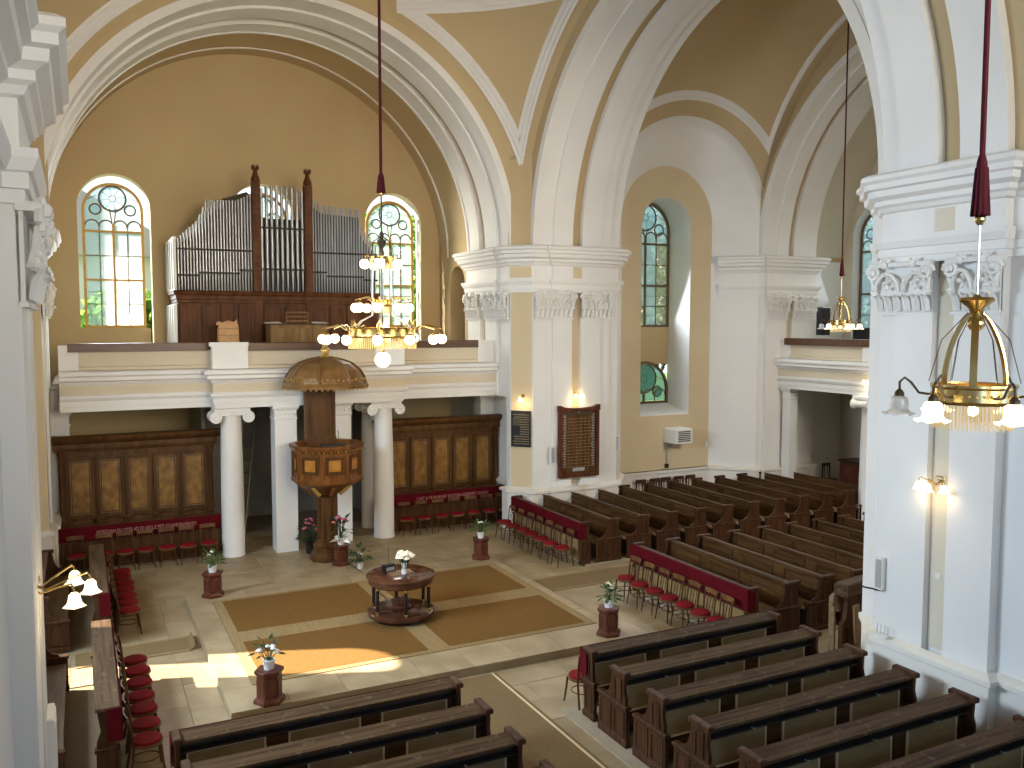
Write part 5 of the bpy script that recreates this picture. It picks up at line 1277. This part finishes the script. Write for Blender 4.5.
colspeaker('slim grey wall speaker with black bracket on the near white pier', (10.98, 9.18, 1.92), PI/2, True)
t = thing('heater', 'white boxy wall heater with slatted front below the niche window', 'heater', (17.42, 23.04, 2.12), PI)
MB().bbox(-.34,.34,0,.62,0,.48,.03).build('housing', M['whitep'], t, smooth=False)
MB().box(-.32,.32,.62,.628,.03,.45).build('front_face', M['whitep'], t, smooth=False)
for k in range(6): MB().box(-.24,.24,.628,.645,.07+.06*k,.10+.06*k).build('slat', M['black'], t, smooth=False)
MB().tube([(.25,.05,.0),(.25,.05,-.75)], .018, 6).build('pipe', M['silver'], t); MB().bbox(.2,.3,.0,.1,-.85,-.72,.01).build('valve', M['iron'], t, smooth=False)
t = thing('outlet', 'white double socket on the dado of the near white pier', 'outlet', (10.85, 8.05, .74), PI/2)
MB().bbox(-.04,.04,0,.02,0,.14,.005).build('plate', M['whitep'], t, smooth=False)
t = thing('switch_box', 'small white switch box on wall right of the heater', 'switch', (18.8, 23.05, 1.85), PI)
MB().bbox(-.05,.05,0,.05,0,.16,.005).build('cover', M['whitep'], t, smooth=False)
t = thing('switch_box', 'small pale switch on the near white pier below its wall lamp', 'switch', (11.07, 8.30, 2.3), PI/2)
MB().bbox(-.04,.04,0,.02,0,.08,.005).build('cover', M['whitep'], t, smooth=False)
t = thing('leaflet_rack', 'tiny white wire leaflet rack on ledge of the near white pier', 'rack', (10.84, 9.05, 1.235), PI/2)
MB().box(-.12,.12,-.02,.06,0,.03).build('tray', M['whitep'], t, smooth=False)
for k in range(4): MB().tube([(-.1+.066*k,0,.03),(-.1+.066*k,-.01,.17)], .007, 4).build('wire', M['silver'], t)
t = thing('fuse_box', 'tall white box on the near left pillar at the bottom left', 'box', (-.38, 8.93, 1.78), -PI/2)
MB().bbox(-.2,.2,0,.07,0,.62,.012).build('housing', M['whitep'], t, smooth=False); MB().box(-.18,.18,.07,.08,.03,.59).build('door', M['whitep'], t, smooth=False)
t = thing('motion_sensor', 'tiny white sensor at the left end of the pier cornice', 'sensor', (11.0, 25.6, 7.95))
MB().bbox(-.06,.06,-.06,.06,0,.1,.02).build('housing', M['whitep'], t, smooth=False)
# dismantled joinery leaning by the near pier
t = thing('loose_post', 'upright bare wooden post with sloping arm beside the near white pier', 'post', (12.1, 11.2, .0), .5)
MB().bbox(-.05,.05,-.05,.05,0,.95,.01).build('post', M['seat'], t, smooth=False)
MB().tube([(-.05,0,.90),(-.02,0,1.06),(.12,0,1.04),(.34,0,.80),(.4,0,.7)], .055, 6).build('arm', M['seat'], t)
t = thing('loose_pew_end', 'dismantled pew end leaning against the near white pier', 'pew end', (12.32, 11.0, .0), .2)
m = MB(); m.prism([(-.3,0),(.3,0),(.3,.62),(.18,.70),(.14,1.0),(.18,1.14),(-.18,1.14),(-.14,1.0),(-.18,.70),(-.3,.62)], 'y', -.04, .04); m.build('board', M['pewend'], t, smooth=False)
for s in (-.16,.1): MB().box(s,s+.05,-.06,-.04,.1,.55).build('moulding', M['pewend'], t, smooth=False)
t = thing('loose_plank', 'short worn plank laid across dismantled pew ends near the pier', 'plank', (12.45, 11.02, 1.145), .15)
MB().bbox(-.42,.42,-.14,.14,0,.22,.02).build('board', M['pewtop'], t, smooth=False)
t = thing('loose_board', 'slanted pale board propped between post and dismantled pew end', 'board', (12.28, 10.8, .0), .3)
MB().add([(0,-.02,.3),(.2,-.02,.3),(.05,-.02,1.0),(-.15,-.02,1.0),(0,.02,.0),(.2,.02,.0),(.05,.02,1.0),(-.15,.02,1.0)],[(0,1,2,3),(7,6,5,4),(0,4,5,1),(1,5,6,2),(2,6,7,3),(3,7,4,0)]).build('board', M['seat'], t, smooth=False)

# ------------------------------------------------------------------ trees and a house outside the windows
tree_protos = []
def tree(label, x, y, h, r, seed, cool=False):
    random.seed(seed); t = thing('tree', label, 'tree', (x, y, -.3), random.uniform(0, 6))
    MB().tube([(0,0,0),(.1,.05,h*.4),(0,0,h*.85)], .16, 7, taper=.3).build('trunk', M['bark'], t)
    vs = []; fs = []
    for k in range(3600):
        a = random.uniform(0, 2*PI); e = math.asin(random.uniform(-1, 1)); q = r*random.random()**.4
        c = Vector((q*math.cos(a)*math.cos(e), q*math.sin(a)*math.cos(e), h*.62 + q*1.25*math.sin(e)))
        u = Vector((random.gauss(0,1), random.gauss(0,1), random.gauss(0,1))).normalized(); w = u.cross(Vector((random.gauss(0,1), random.gauss(0,1), random.gauss(0,1)))).normalized()
        s = random.uniform(.14, .28); o = len(vs); vs += [c-u*s, c+w*s*.55, c+u*s, c-w*s*.55]; fs.append((o,o+1,o+2,o+3))
    f = MB().add(vs, fs).build('foliage', M['leafcool' if cool else 'leaftree'], t, smooth=False); f['kind'] = 'stuff'
lt = bpy.data.materials.new('tree_leaf'); lt.use_nodes = True; n_ = lt.node_tree.nodes; l_ = lt.node_tree.links; n_.remove(n_['Principled BSDF'])
d1 = n_.new('ShaderNodeBsdfDiffuse'); d1.inputs[0].default_value = (.12,.22,.05,1); d2 = n_.new('ShaderNodeBsdfTranslucent'); d2.inputs[0].default_value = (.30,.48,.10,1)
mm = n_.new('ShaderNodeMixShader'); mm.inputs[0].default_value = .55; l_.new(d1.outputs[0], mm.inputs[1]); l_.new(d2.outputs[0], mm.inputs[2]); l_.new(mm.outputs[0], n_['Material Output'].inputs[0])
M['leaftree'] = lt
M['leafcool'] = mat('cool_leaf', (0.03, 0.075, 0.055), (0.07, 0.14, 0.10), 0.6, (9, 9, 9))
tree('low green tree outside the left organ window', 1.6, 34.0, 8.6, 1.9, 1)
tree('tall bright green tree outside the right organ window', 12.2, 35.0, 11.0, 3.6, 2)
tree('dark leafy tree outside the tall niche window', 21.6, 31.0, 12.5, 3.0, 4, True)
tree('leafy tree outside the far right gallery window', 32.5, 27.4, 12.0, 3.2, 6, True)
tree('smaller tree outside the far right gallery window, lower right', 30.5, 22.6, 7.5, 2.0, 7, True)
t = thing('house', 'pale house with grey roof glimpsed through the left organ window', 'house', (-1.0, 46.0, -.3))
MB().box(-5,6,0,6,0,9.5).build('wall', M['whitep'], t, smooth=False)
MB().prism([(-5.5,9.5),(6.5,9.5),(.5,13.0)], 'y', -.4, 6.4).build('roof', M['silver'], t, smooth=False)
for k in range(3): MB().box(-3+2.6*k,-1.8+2.6*k,-.05,0,6.5,8.4).build('window', M['dark'], t, smooth=False)
